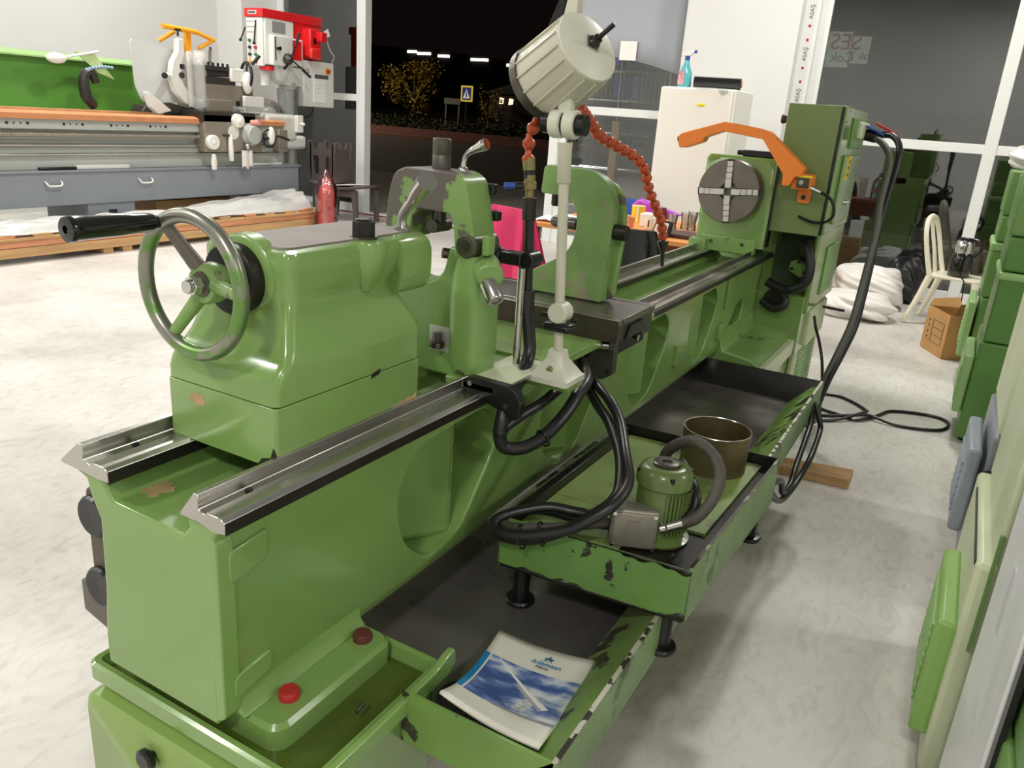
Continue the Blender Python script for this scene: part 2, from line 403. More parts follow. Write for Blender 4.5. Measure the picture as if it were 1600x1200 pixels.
struct(obj('wall_corner', B().box((XL, 8.35, 0), (-9.12, YF + .3, ZC)), PLASTER))
struct(obj('wall_pier', B().box((-2.99, 8.72, 0), (-1.84, YF + .3, ZC)), PLASTER))
struct(obj('wall_front', B().box((-9.12, YF, 3.6), (-2.99, YF + .3, ZC)).box((-1.84, YF, 3.9), (XR, YF + .3, ZC)), PLASTER))
def window(name, x0, x1, ztop, zm, bars, zsill=0.06):
    w = bpy.data.objects.new(name, None); COL.objects.link(w); w.location = (x0, YF, 0); ORG[w.name] = Vector((x0, YF, 0)); w['kind'] = 'structure'
    f = 0.055
    for x in bars: obj('frame_bar', B().box((x - f, YF + .0, 0), (x + f, YF + .09, ztop)), ALU, w, bevel=0.006)
    for z, h in ((zsill, .06), (zm, .045), (ztop, .06)):
        obj('frame_rail', B().box((x0, YF + .012, z - h), (x1, YF + .078, z + h)), ALU, w, bevel=0.006)
    bs = sorted(bars)
    for a, b2 in zip(bs[:-1], bs[1:]):
        for za, zb in ((zsill, zm), (zm, ztop)):
            obj('pane', B().box((a + f, YF + .03, za + .03), (b2 - f, YF + .05, zb - .03)), GLASS, w)
    return w
W1 = window('window_1', -9.12, -7.52, 3.6, 1.56, [-9.07, -7.61])
obj('frame_bar', B().box((-7.98, YF + .1, 0), (-7.92, YF + .16, 3.55)), ALU, W1)
W2 = window('window_2', -4.55, -2.99, 3.6, 1.60, [-4.46, -3.04])
W3 = window('window_3', -1.84, 7.0, 3.9, 1.49, [-1.66, 0.04, 1.9, 3.8, 5.7, 6.95])
FILM = mat('frosted_window_film', (176, 180, 188), 0.5, alpha=0.9)
obj('window_film', B().sheet(lambda u, v: (-4.4 + 1.3 * u, YF + .022, 2.30 - .26 * u - .012 * math.sin(u * 7) * (1 - v) + (3.5 - 2.30 + .26 * u) * v), 12, 6), FILM, W2, solid=0.002)
obj('window_paper', B().box((-3.82, YF - .004, 2.16), (-3.62, YF - .001, 2.36), ), PAPER, W2)
for (yy0, yy1) in ((YF + .09, YF + .094),):
    FILM2 = mat('grey_window_film', (120, 124, 126), 0.5, alpha=0.7)
    obj('window_film', B().box((-9.0, yy0, 1.62), (-8.0, yy1, 3.5)), FILM2, W1)
D1 = bpy.data.objects.new('door_1', None); COL.objects.link(D1); D1.location = (-6, YF, 0); ORG[D1.name] = Vector((-6, YF, 0)); D1['kind'] = 'structure'
obj('frame_bar', B().box((-4.62, YF - .02, 0), (-4.5, YF + .12, 3.6)), ALU, D1, bevel=.008)
obj('frame_bar', B().box((-7.6, YF - .02, 0), (-7.5, YF + .12, 3.6)), ALU, D1, bevel=.008)
obj('threshold', B().box((-7.5, YF + .0, 0.0), (-4.62, YF + .12, .02)), ALU, D1, bevel=.004)
obj('track', B().box((-7.9, YF - .1, 0.0), (-4.62, YF - .085, .012)), BROWNW, D1)
obj('track', B().box((-7.9, YF - .05, 0.0), (-4.62, YF - .035, .012)), BROWNW, D1)
# protective strip with red marks on the window post
TR = bpy.data.objects.new('trim_1', None); COL.objects.link(TR); TR.location = (-1.8, 8.72, 0); ORG[TR.name] = Vector((-1.8, 8.72, 0)); TR['kind'] = 'structure'
obj('strip', B().box((-1.85, 8.9, 0), (-1.70, 8.998, 3.9)), ALU, TR, bevel=.005)
for i in range(11):
    z = 1.62 + i * .13
    if i % 3 == 2:
        text('print', 'ASAŞ', .055, basis((-1.775, 8.8985, z), (0, 0, 1), (-1, 0, 0)), INKG, TR)
    else:
        obj('print', B().box((-1.788, 8.8985, z - .012), (-1.764, 8.8999, z + .012)), INKR, TR)
for i, (x, y) in enumerate(LAMPS):
    t = thing('ceiling_light', 'square white panel light hanging out of view under the ceiling', 'light', (x, y, LAMP_Z), 'panel lights under the ceiling')
    obj('housing', B().box((x - .27, y - .27, LAMP_Z - .05), (x + .27, y + .27, LAMP_Z)), WHITEM, t, bevel=.01)
    for s in (-.2, .2): obj('rod', B().cyl((x + s, y, LAMP_Z), (x + s, y, ZC), .006, n=8), STEEL_D, t)
# ------------------------------------------------------------------ the green lathe
CX, CZ = -1.047, 1.205
LA = thing('lathe', 'long green metal lathe running across the middle of the workshop', 'lathe', (CX, 2.6, 0))
# bed
bed_prof = [(-1.24, .893), (-1.236, .882), (-1.192, .868), (-1.185, .84), (-1.165, .80), (-1.172, .66), (-1.185, .56), (-1.185, .50), (-.90, .50), (-.884, .53), (-.884, .858), (-.872, .872), (-.852, .880), (-.942, .890), (-.938, .862), (-.956, .842), (-1.125, .846), (-1.145, .872), (-1.128, .888)]
bed = obj('bed', B().prism(bed_prof, 'y', .716, 4.36), GREEN, LA)
cut = B()
WIN = [(1.37, 1.0), (2.0, 1.0), (2.63, 1.0), (3.29, .98)]
for (yc, k) in WIN:
    hexa = [(yc - .2 * k, .74), (yc - .13 * k, .835), (yc + .14 * k, .845), (yc + .2 * k, .80), (yc + .19 * k, .72), (yc + .05 * k, .56), (yc - .08 * k, .54), (yc - .17 * k, .62)]
    cut.prism(rpoly(hexa, .045, 4), 'x', -1.06, -.86)
hexa = [(3.74, .6), (3.84, .69), (3.95, .72), (3.99, .66), (3.95, .55), (3.8, .48), (3.7, .47)]
cut.prism(rpoly(hexa, .03, 4), 'x', -1.06, -.86)
boolean(bed, cut)
md = bed.modifiers.new('round', 'BEVEL'); md.width = .006; md.segments = 3; md.limit_method = 'ANGLE'; md.angle_limit = math.radians(35)
for i, (yc, k) in enumerate(WIN):
    # slanted stiffening ribs seen through the openings
    a = [(-1.05, yc - .19), (-.905, yc + .02), (-.905, yc + .045), (-1.05, yc + .19)]
    obj('rib', B().prism(a, 'z', .545, .84), GREEN, bed, bevel=.02, seg=3)
obj('end_foot', B().loft([rrect(-1.2, -.80, .752, 1.065, .452, .03), rrect(-1.2, -.80, .752, 1.065, .50, .03), rrect(-1.2, -.808, .76, 1.058, .508, .025)]), GREEN, bed)
obj('foot_fillet', B().prism([(-1.0, .5), (-.866, .507), (-.879, .522), (-.8845, .55), (-1.0, .6)], 'y', .745, 1.06), GREEN, bed, bevel=.004, seg=2)
obj('end_rib', B().prism(rpoly([(-.9, .508), (-.879, .52), (-.879, .85), (-.9, .86)], .01), 'y', .7155, .75), GREEN, bed, bevel=.005, seg=3)
for (z0, z1) in ((.765, .835), (.545, .60)):
    obj('cast_pad', B().prism(rpoly([(.738, z0), (.82, z0 + .015), (.822, z1), (.738, z1 - .01)], .012), 'x', -.89, -.878), GREEN, bed, bevel=.003)
obj('cast_pad', B().prism(rpoly([(2.93, .60), (3.0, .60), (3.02, .66), (2.93, .69)], .01), 'x', -.89, -.868), GREEN, bed, bevel=.005)
obj('cast_pad', B().prism(rpoly([(3.54, .58), (3.6, .58), (3.6, .66), (3.54, .66)], .01), 'x', -.89, -.868), GREEN, bed, bevel=.005)
obj('cast_pad', B().prism(rpoly([(3.6, .72), (4.05, .72), (4.05, .86), (3.6, .86)], .01), 'x', -.89, -.87), GREEN, bed, bevel=.005)
fr = [(-.946, .890), (-.913, .931), (-.904, .931), (-.905, .906), (-.891, .901), (-.887, .9065), (-.856, .9065), (-.848, .899), (-.848, .881), (-.872, .876), (-.905, .884), (-.946, .884)]
br = [(-1.247, .891), (-1.192, .936), (-1.180, .936), (-1.184, .908), (-1.166, .903), (-1.160, .910), (-1.127, .910), (-1.120, .903), (-1.120, .884), (-1.15, .882), (-1.19, .885), (-1.244, .886)]
obj('guide_way', B().prism(fr, 'y', .708, 4.34), STEEL, bed, bevel=.0012, seg=1, label='bright steel front guide way')
obj('guide_way', B().prism(br, 'y', .708, 4.34), STEEL, bed, bevel=.0012, seg=1, label='bright steel rear guide way')
obj('guide_edge', B().box((-.8485, .709, .880), (-.8465, 4.34, .899)), STEEL_B, bed)
obj('guide_edge', B().box((-1.1215, .709, .882), (-1.1185, 4.34, .903)), STEEL_B, bed)
obj('way_screw', B().cyl((-.896, .80, .9045), (-.896, .80, .907), .006), STEEL_B, bed)
obj('way_screw', B().cyl((-1.174, .80, .9055), (-1.174, .80, .909), .006), STEEL_B, bed)
obj('clamp_shoe', B().box((-1.06, .93, .865), (-.97, 1.12, .892)), STEEL_B, bed, bevel=.004)
obj('peeled_patch', B().prism([(-1.128, .775), (-1.118, .762), (-1.107, .77), (-1.098, .76), (-1.087, .772), (-1.092, .784), (-1.080, .80), (-1.089, .812), (-1.098, .806), (-1.104, .82), (-1.113, .812), (-1.122, .824), (-1.127, .80), (-1.132, .79)], 'z', .8452, .8468), mat('bare_filler', (178, 150, 108), .8, var=.2, vscale=40), bed)
for (y, m) in ((.826, REDCAP), (1.022, BROWNCAP)):
    obj('bolt_cap', B().rev((-.846, y, .508), (0, 0, 1), [(0, .0185), (.012, .0185), (.016, .0165), (.017, .012), (.0155, .0115)], 28), m, bed, label='red rubber bolt cap' if m is REDCAP else 'dark red rubber bolt cap')
# end bracket on the back with two black caps
eb = obj('end_bracket', B().prism(rpoly([(-1.30, .545), (-1.195, .545), (-1.195, .80), (-1.30, .80)], .02), 'y', .775, .81), mat('grimy_bracket', (86, 80, 70), .45, .3, var=.2, chip=(104, 140, 78), chipamt=.25), LA, bevel=.004)
obj('bracket_foot', B().prism([(-1.365, .50), (-1.19, .455), (-1.19, .58), (-1.33, .585), (-1.365, .57)], 'y', .785, .86), GREEN_WORN, eb, bevel=.005)
for z in (.747, .597):
    obj('round_cap', B().rev((-1.272, .776, z), (0, -1, 0), [(0, .041), (.008, .041), (.013, .037), (.013, .03), (.011, .0)], 32), BLACKP, eb)
# near pedestal
pd = obj('pedestal', B().loft([rrect(-1.235, -.70, .72, 1.07, 0.0, .02), rrect(-1.235, -.70, .72, 1.07, .44, .02), rrect(-1.24, -.695, .705, 1.08, .452, .02), rrect(-1.24, -.692, .705, 1.085, .482, .02), rrect(-1.236, -.697, .711, 1.079, .486, .018), rrect(-1.228, -.707, .722, 1.068, .484, .014), rrect(-1.224, -.712, .728, 1.062, .458, .014)]), GREEN, LA)
obj('door_panel', B().loft([[(p[0], .72, p[1]) for p in rpoly([(-1.238, .03), (-.72, .03), (-.72, .43), (-1.238, .43)], .03)], [(p[0], .698, p[1]) for p in rpoly([(-1.236, .032), (-.722, .032), (-.722, .428), (-1.236, .428)], .03)], [(p[0], .69, p[1]) for p in rpoly([(-1.226, .042), (-.732, .042), (-.732, .418), (-1.226, .418)], .025)]]), mat('pale_door_green', (132, 160, 84), .3, var=.05, coat=.3), pd)
obj('door_knob', B().rev((-1.04, .69, .385), (0, -1, 0), [(0, .008), (.01, .008), (.011, .021), (.02, .022), (.024, .017)], 10), BLACKP, pd)
obj('side_lip', B().prism(rpoly([(.72, .452), (1.09, .452), (1.115, .47), (1.11, .505), (1.08, .50), (1.05, .49), (.72, .488)], .012), 'x', -.700, -.684), GREEN, pd, bevel=.004)
obj('drip_pool', B().box((-1.222, .73, .456), (-.714, 1.06, .4595)), mat('green_oil_film', (74, 92, 30), .12, var=.2, coat=.4), pd)
obj('steel_pin', B().cyl((-.745, .905, .487), (-.738, .878, .490), .004, n=10), STEEL_D, pd)
obj('shim_scrap', B().prism([(-1.222, .80), (-1.19, .79), (-1.185, .835), (-1.215, .845)], 'z', .46, .468), CHROME, pd)
# chip tray: floor, sloping inner walls, upright rim
ct = obj('chip_tray', B().prism([(-1.45, 1.11), (-.72, 1.11), (-.72, .985), (-.48, .985), (-.48, 3.48), (-1.45, 3.48)], 'z', .392, .400), OILTRAY, LA, label='oily steel bottom of the chip tray')
obj('side_wall', B().prism([(-.505, .398), (-.394, .503), (-.386, .503), (-.386, .388), (-.505, .388)], 'y', .957, 3.515), GREEN_OIL, ct, bevel=.0015, seg=1)
obj('rim_edge', B().box((-.3945, .957, .5025), (-.3855, 3.515, .5045)), mat('bare_rim_edge', (196, 192, 176), .4, .3, chip=(50, 46, 40), chipamt=.4, chipscale=14), ct)
obj('side_skin', B().box((-.386, .957, .39), (-.3845, 3.515, .502)), GREEN_SCRAPE, ct)
obj('end_wall', B().prism([(.957, .388), (.957, .503), (.963, .503), (.992, .399), (.992, .388)], 'x', -.70, -.39), GREEN_OIL, ct, bevel=.0015, seg=1)
obj('end_wall', B().prism([(3.515, .388), (3.515, .503), (3.508, .503), (3.455, .399), (3.455, .388)], 'x', -1.35, -.39), OILDARK, ct, bevel=.0015, seg=1)
obj('drain_strainer', B().rev((-.652, 1.10, .400), (0, 0, 1), [(0, .056), (.004, .056), (.004, .05), (.002, .048)], 28), mat('black_swarf', (40, 38, 36), .35, .3, bump=1.0, bscale=220, var=.5, vscale=160), ct)
# headstock end
hb = obj('headstock_base', B().box((-1.3, 3.6, 0), (-.69, 5.25, .392)).box((-1.25, 4.60, .39), (-.66, 5.2, 1.03)), GREEN, LA, bevel=.006)
obj('front_panel', B().box((-.69, 4.42, .03), (-.655, 5.1, .40)), CREAM_G, hb, bevel=.012)
for i in range(12):
    obj('vent_slat', B().box((-.656, 4.50 + .0, .075 + i * .025), (-.648, 5.0, .088 + i * .025)), GREEN_PALE, hb)
obj('bed_saddle', B().prism([(-1.2, .39), (-.66, .39), (-.66, .45), (-.72, .50), (-.86, .52), (-.885, .6), (-1.2, .6)], 'y', 3.62, 4.42), GREEN_CHIP, hb, bevel=.008)
obj('saddle_rim', B().box((-.70, 3.60, .392), (-.655, 4.42, .47)), CREAM_G, hb, bevel=.006)
obj('drain_pipe', B().tube([(-.87, 3.75, .47), (-.81, 3.74, .485), (-.77, 3.74, .47)], .022, 14), STEEL_B, hb)
obj('lower_panel', B().box((-.885, 4.30, .39), (-.645, 4.62, .70)), GREEN, hb, bevel=.004)
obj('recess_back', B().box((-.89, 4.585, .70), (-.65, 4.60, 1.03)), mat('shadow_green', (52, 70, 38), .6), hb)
obj('gear_cover', B().prism(rpoly([(-.78, .80), (-.72, .77), (-.68, .79), (-.68, .84), (-.74, .87), (-.78, .85)], .012), 'y', 4.48, 4.59), GREEN, hb, bevel=.003)
for (x, z) in ((-.765, .815), (-.70, .80), (-.735, .855)): obj('cover_bolt', B().cyl((x, 4.48, z), (x, 4.47, z), .009, n=8), BLACKP, hb)
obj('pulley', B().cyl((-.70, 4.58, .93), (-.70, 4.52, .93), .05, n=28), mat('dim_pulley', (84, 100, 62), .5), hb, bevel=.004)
obj('round_port', B().cyl((-.80, 4.31, .67), (-.80, 4.28, .67), .05, n=28), STEEL_B, hb, bevel=.004)
obj('drain_hose', B().tube([(-.70, 4.3, .99), (-.655, 4.26, .93), (-.636, 4.24, .84), (-.66, 4.24, .77), (-.75, 4.25, .735), (-.84, 4.27, .76)], .024, 14), RUBBER, hb)
obj('drain_hose', B().tube([(-.85, 4.26, .66), (-.78, 4.24, .63), (-.73, 4.24, .66), (-.74, 4.26, .70)], .022, 14), RUBBER, hb)
obj('side_door', B().box((-.66, 4.36, .60), (-.632, 5.19, 1.03)), GREEN, hb, bevel=.012)
obj('side_door_panel', B().box((-.634, 4.66, .66), (-.618, 5.0, .93)), GREEN_PALE, hb, bevel=.01)
obj('lower_cover', B().box((-.66, 4.5, .40), (-.62, 5.0, .60)), CREAM_G, hb, bevel=.012)
obj('drain_rod', B().cyl((-.63, 4.86, .565), (-.50, 4.86, .56), .009, n=12), BLACKP, hb)
hs = obj('headstock', B().loft([rrect(-1.215, -.86, 4.12, 5.2, .94, .02), rrect(-1.215, -.858, 4.12, 5.2, 1.36, .02), rrect(-1.205, -.87, 4.13, 5.19, 1.38, .02)]), GREEN, LA)
obj('foot_plate', B().box((-1.175, 4.085, .905), (-.90, 4.15, .985)), GREEN_CHIP, hs, bevel=.006)
obj('foot_plate', B().box((-1.23, 4.06, .90), (-1.14, 4.13, .96)), GREEN_CHIP, hs, bevel=.005)
for x in (-1.12, -.96): obj('plate_screw', B().cyl((x, 4.086, .955), (x, 4.078, .955), .009, n=12), STEEL_D, hs)
obj('top_lever_plate', B().box((-1.05, 4.17, 1.38), (-.88, 4.34, 1.41)), BLACKP, hs, bevel=.005)
obj('top_lever', B().cyl((-1.08, 4.2, 1.395), (-.9, 4.18, 1.40), .012, n=12), STEEL_B, hs)
obj('side_gap', B().box((-.861, 4.13, .95), (-.852, 4.2, 1.37)), BLACKP, hs)
ck = obj('chuck', B().rev((CX, 4.11, CZ + .008), (0, -1, 0), [(0, .10), (.02, .152), (.105, .153), (.111, .149), (.111, .044), (.09, .04), (.085, 0)], 56), CHUCKM, LA, label='four-jaw chuck of dark iron')
for a in (4, 94, 184, 274):
    ar = math.radians(a); d = V((math.cos(ar), 0, math.sin(ar))); t = V((-math.sin(ar), 0, math.cos(ar))); c0 = V((CX, 4.0, CZ + .008))
    Mx = Matrix((d, V((0, -1, 0)), t)).transposed().to_4x4(); Mx.translation = c0
    sl = obj('jaw_slot', B().box((.04, -.004, -.017), (.153, .0012, .017), Mx), BLACKP, ck)
    jb = B().box((.018, -.01, -.014), (.062, .022, .014), Mx)
    for k in range(3): jb.box((.063 + k * .028, -.01, -.014), (.089 + k * .028, .016 - k * .004, .014), Mx)
    obj('jaw', jb, JAWM, ck, bevel=.0015, seg=1)
# electrical cabinet
ec = obj('electrical_cabinet', B().box((-.86, 4.15, 1.035), (-.618, 4.62, 1.642)), GREEN_OLIVE, LA, bevel=.004)
obj('door_seal', B().box((-.619, 4.155, 1.04), (-.606, 4.19, 1.638)), BLACKP, ec)
obj('side_box', B().box((-.63, 4.19, 1.04), (-.60, 4.98, 1.645)), GREEN, ec, bevel=.008)
obj('side_cover', B().box((-.602, 4.35, 1.08), (-.585, 4.86, 1.42)), GREEN, ec, bevel=.012)
obj('side_cover', B().box((-.602, 4.45, 1.45), (-.588, 4.9, 1.60)), GREEN_BG, ec, bevel=.008)
obj('warning_label', B().box((-.5855, 4.44, 1.30), (-.5825, 4.53, 1.415)), YELLOW, ec)
for z in (1.325, 1.358, 1.39): obj('label_mark', B().box((-.5828, 4.462, z - .008), (-.5818, 4.508, z + .006)), BLACKP, ec)
obj('latch', B().rev((-.585, 4.66, 1.175), (1, 0, 0), [(0, .018), (.01, .018), (.016, .013)], 16), CHROME, ec)
eb2 = obj('stop_button_stem', B().cyl((-.862, 4.28, 1.57), (-.885, 4.28, 1.57), .013, n=16), STEEL, ec)
obj('stop_button', B().rev((-.885, 4.28, 1.57), (-1, 0, 0), [(0, .016), (.008, .02), (.02, .024), (.026, .02)], 20), BROWNCAP, eb2)
for i in range(4): obj('cover_screw', B().cyl((-.6, 4.3 + i * .18, 1.625), (-.597, 4.3 + i * .18, 1.625), .006, n=10), CHROME, ec)
obj('socket_plate', B().box((-.60, 4.60, 1.50), (-.565, 4.86, 1.585)), CREAM_G, ec, bevel=.012)
for (p, m, y) in (((-.577, 4.74, 1.522), BLUEP, 4.7), ((-.52, 4.79, 1.53), REDP, 4.78)):
    pl = obj('power_plug', B().cyl((-.60, p[1], p[2] + .008), (-.505, p[1] - .03, p[2] - .012), .028, .024, 18), BLACKP, ec, bevel=.003)
    obj('plug_flap', B().box((0, -.036, 0), (.12, .036, .012), Matrix.Translation((p[0] - .01, p[1], p[2] + .05)) @ Matrix.Rotation(.42, 4, 'Y')), m, pl, bevel=.004)
obj('power_cable', B().tube([(-0.575, 4.74, 1.52), (-0.503, 4.7, 1.507), (-0.451, 4.65, 1.475), (-0.412, 4.6, 1.419), (-0.402, 4.55, 1.338), (-0.402, 4.5, 1.197), (-0.388, 4.45, 1.07), (-0.389, 4.4, 0.905), (-0.393, 4.35, 0.725), (-0.398, 4.3, 0.607), (-0.423, 4.25, 0.473), (-0.457, 4.2, 0.322), (-.49, 4.2, .16), (-.51, 4.3, .02)], .0165, 12), CONDUIT, ec)
obj('power_cable', B().tube([(-0.512, 4.8, 1.526), (-0.437, 4.745, 1.53), (-0.387, 4.691, 1.48), (-0.375, 4.636, 1.386), (-0.379, 4.582, 1.268), (-0.384, 4.527, 1.15), (-0.383, 4.473, 1.033), (-0.377, 4.418, 0.892), (-0.376, 4.364, 0.725), (-0.378, 4.309, 0.595), (-0.405, 4.255, 0.461), (-0.44, 4.2, 0.317), (-.47, 4.24, .15), (-.49, 4.4, .02)], .0165, 12), HOSE, ec)
obj('thin_cable', B().tube([(-.60, 4.45, .58), (-0.569, 4.35, 0.545), (-0.533, 4.3, 0.488), (-0.494, 4.25, 0.40), (-0.471, 4.25, 0.28), (-.46, 4.3, .12), (-.46, 4.45, .012)], .008, 8), HOSE, ec)
# orange chuck guard
gd = obj('chuck_guard', B(). prism(rpoly([(-1.335, 1.452), (-1.322, 1.468), (-1.115, 1.535), (-.90, 1.508), (-.708, 1.355), (-.718, 1.318), (-.745, 1.312), (-.765, 1.268), (-.80, 1.268), (-.80, 1.318), (-.92, 1.468), (-1.115, 1.492), (-1.20, 1.458), (-1.21, 1.435), (-1.30, 1.40), (-1.325, 1.40)], .008), 'y', 3.99, 4.07), ORANGE, LA, bevel=.004)
obj('guard_end', B().cyl((-1.332, 4.03, 1.44), (-1.345, 4.03, 1.436), .016, n=14), BLACKP, gd)
obj('guard_label', B().prism([(-1.08, 1.5315), (-.93, 1.5125), (-.93, 1.5135), (-1.08, 1.5325)], 'y', 4.0, 4.06), mat('red_orange_label', (206, 92, 36), .5), gd)
obj('guard_bracket', B().box((-.76, 4.02, 1.255), (-.675, 4.15, 1.325)), ORANGE, gd, bevel=.005)
obj('guard_tab', B().prism(rpoly([(-.745, 1.185), (-.685, 1.185), (-.685, 1.27), (-.745, 1.27)], .015), 'y', 4.135, 4.15), ORANGE, gd, bevel=.003)
obj('guard_tab_slot', B().cyl((-.715, 4.136, 1.215), (-.715, 4.13, 1.215), .011, n=14), BLACKP, gd)
obj('limit_switch', B().box((-.735, 4.0, 1.265), (-.68, 4.04, 1.315)), STEEL_D, gd, bevel=.003)
obj('switch_cap', B().box((-.745, 3.998, 1.312), (-.67, 4.05, 1.322)), YELLOW, gd, bevel=.002)
obj('switch_screw', B().cyl((-.712, 4.0, 1.29), (-.712, 3.992, 1.29), .011, n=14), CHROME, gd)
obj('cable_gland', B().cyl((-.685, 4.06, 1.268), (-.628, 4.06, 1.25), .013, .01, 12), STEEL, gd)
obj('switch_cable', B().tube([(-0.63, 4.06, 1.252), (-0.583, 4.07, 1.227), (-0.558, 4.07, 1.186), (-0.559, 4.08, 1.14), (-0.6, 4.1, 1.109), (-0.663, 4.12, 1.106), (-0.723, 4.15, 1.121)], .007, 8), BLACKP, gd)
# ---- tailstock
def tring(x0, xn, xf, y0, y1, z, r=.016): return [(p[0], p[1], z) for p in rpoly([(x0, y0), (xn, y0), (xf, y1), (x0, y1)], r, 4)]
ts = obj('tailstock', B().loft([tring(-1.176, -.91, -.91, .875, 1.272, 1.017), tring(-1.176, -.91, -.91, .875, 1.272, 1.038), tring(-1.174, -.910, -.91, .880, 1.272, 1.056, .018), tring(-1.171, -.910, -.91, .890, 1.273, 1.072, .018), tring(-1.168, -.910, -.910, .898, 1.273, 1.081, .018), tring(-1.166, -.9115, -.912, .902, 1.273, 1.0855, .018), tring(-1.160, -.917, -.924, .911, 1.271, 1.102, .02), tring(-1.148, -.929, -.952, .925, 1.262, 1.142, .022), tring(-1.142, -.935, -.966, .933, 1.256, 1.163, .024), tring(-1.142, -.938, -.966, .937, 1.256, 1.178, .026), tring(-1.143, -.940, -.956, .938, 1.262, 1.19, .028), tring(-1.146, -.942, -.943, .938, 1.285, 1.225, .028), tring(-1.146, -.942, -.941, .938, 1.285, 1.247, .028), tring(-1.142, -.946, -.945, .942, 1.281, 1.256, .026), tring(-1.13, -.957, -.957, .953, 1.27, 1.260, .022)]), GREEN, LA, sharp=44)
obj('base_block', B().loft([rrect(-1.176, -.91, .875, 1.272, .906, .008), rrect(-1.176, -.91, .875, 1.272, 1.0145, .008)]), GREEN, ts, bevel=.002)
FILLER = mat('bare_filler', (178, 150, 108), .8, var=.2, vscale=40)
rp = random.Random(3)
pk = [(1.05, .9065)] + [(1.06 + .0125 * k, .910 + .0019 * k + rp.uniform(-.004, .006)) for k in range(17)] + [(1.266, .9065)]
obj('peeled_patch', B().prism(pk, 'x', -.9105, -.9092), FILLER, ts)
obj('peeled_patch', B().prism([(-1.12, .985), (-1.11, 1.0), (-1.085, .997), (-1.078, .984), (-1.10, .978)], 'y', .8742, .8755), FILLER, ts)
obj('chipped_corner', B().prism([(-.955, .908), (-.915, .908), (-.911, .93), (-.918, .945), (-.925, .925), (-.945, .92)], 'y', .874, .8755), STEEL_B, ts)
obj('seam_notch', B().prism([(1.115, 1.008), (1.14, 1.012), (1.145, 1.022), (1.12, 1.018)], 'x', -.9105, -.9092), STEEL_B, ts)
obj('nose', B().loft([[(p[0], y, p[1]) for p in rpoly([(-1.15 + s, 1.142 + s), (-.932 - s, 1.142 + s), (-.932 - s, 1.262 - s), (-1.15 + s, 1.262 - s)], .04, 5)] for (y, s) in ((1.235, .0), (1.325, .0), (1.338, .005), (1.345, .018))]), GREEN, ts)
obj('top_pad', B().loft([rrect(-1.128, -.962, .955, 1.315, 1.2595, .02), rrect(-1.126, -.964, .957, 1.313, 1.2635, .02)]), mat('bare_cast_top', (120, 112, 104), .5, .3, var=.12, vscale=9), ts)
obj('nut_boss', B().loft([[(-.958 + r * math.cos(a), 1.155 + r * math.sin(a), z) for a in [2 * PI * i / 24 for i in range(24)]] for (z, r) in ((1.261, .038), (1.252, .042), (1.215, .038), (1.19, .026), (1.165, .012))]), GREEN, ts)
obj('clamp_nut', B().cyl((-.972, 1.165, 1.263), (-.972, 1.165, 1.293), .0215, n=6, rot=.3).cyl((-.972, 1.165, 1.293), (-.972, 1.165, 1.297), .018, .013, 20), STEEL_B, ts, bevel=.0015, seg=2)
obj('nut_washer', B().cyl((-.972, 1.165, 1.262), (-.972, 1.165, 1.2645), .026, n=24), STEEL_D, ts)
obj('quill_lever', B().tube([(-0.986, 1.3, 1.262), (-0.986, 1.3, 1.284), (-0.974, 1.295, 1.304), (-0.949, 1.285, 1.326), (-0.924, 1.27, 1.347), (-0.891, 1.25, 1.371)], [.010, .0095, .0105, .0125, .0175, .0205], 16), CHROME, ts)
obj('lever_collar', B().rev((-.986, 1.3, 1.262), (0, 0, 1), [(0, .017), (.005, .0175), (.010, .012)], 20), CHROME, ts)
obj('spindle_collar', B().rev((CX, .945, CZ), (0, -1, 0), [(-.02, .075), (.006, .075), (.01, .071), (.012, .066)], 36), GREEN_CHIP, ts)
obj('spindle_dial', B().rev((CX, .94, CZ), (0, -1, 0), [(0, .06), (.03, .06), (.034, .056), (.036, .03)], 36), STEEL_B, ts)
obj('back_plate_edge', B().box((-.912, .90, .908), (-.9085, 1.25, .913)), STEEL_D, ts)
hw = obj('handwheel', B().torus((CX, .836, CZ), (0, 1, 0), .111, .0125, 64, 16), WHEELMET, LA, label='spoked handwheel with worn steel rim')
for a in (0, 122, 238):
    ar = math.radians(a); d = V((math.cos(ar), 0, math.sin(ar)))
    obj('spoke', B().tube([V((CX, .866, CZ)) + d * .02, V((CX, .85, CZ)) + d * .07, V((CX, .838, CZ)) + d * .108], [.014, .011, .0095], 12, 3), GREEN_WORN, hw)
obj('hub', B().rev((CX, .90, CZ), (0, -1, 0), [(0, .026), (.02, .034), (.04, .034), (.046, .03)], 28), GREEN_WORN, hw)
obj('hub_washer', B().rev((CX, .856, CZ), (0, -1, 0), [(0, .021), (.004, .021), (.005, .017)], 24), STEEL_D, hw)
obj('hub_nut', B().cyl((CX, .853, CZ), (CX, .832, CZ), .016, n=6).cyl((CX, .832, CZ), (CX, .824, CZ), .011, n=18), CHROME, hw, bevel=.001)
ga = math.radians(122); gx, gz = CX + .112 * math.cos(ga), CZ + .112 * math.sin(ga)
obj('grip_collar', B().cyl((gx, .835, gz), (gx, .815, gz), .010, n=16), STEEL_B, hw)
obj('grip', B().rev((gx, .818, gz), (0, -1, 0), [(0, .0125), (.006, .0145), (.06, .0165), (.115, .0175), (.132, .0185), (.136, .0195), (.142, .018), (.143, .006), (.138, .0055)], 28), BLACKG, hw)
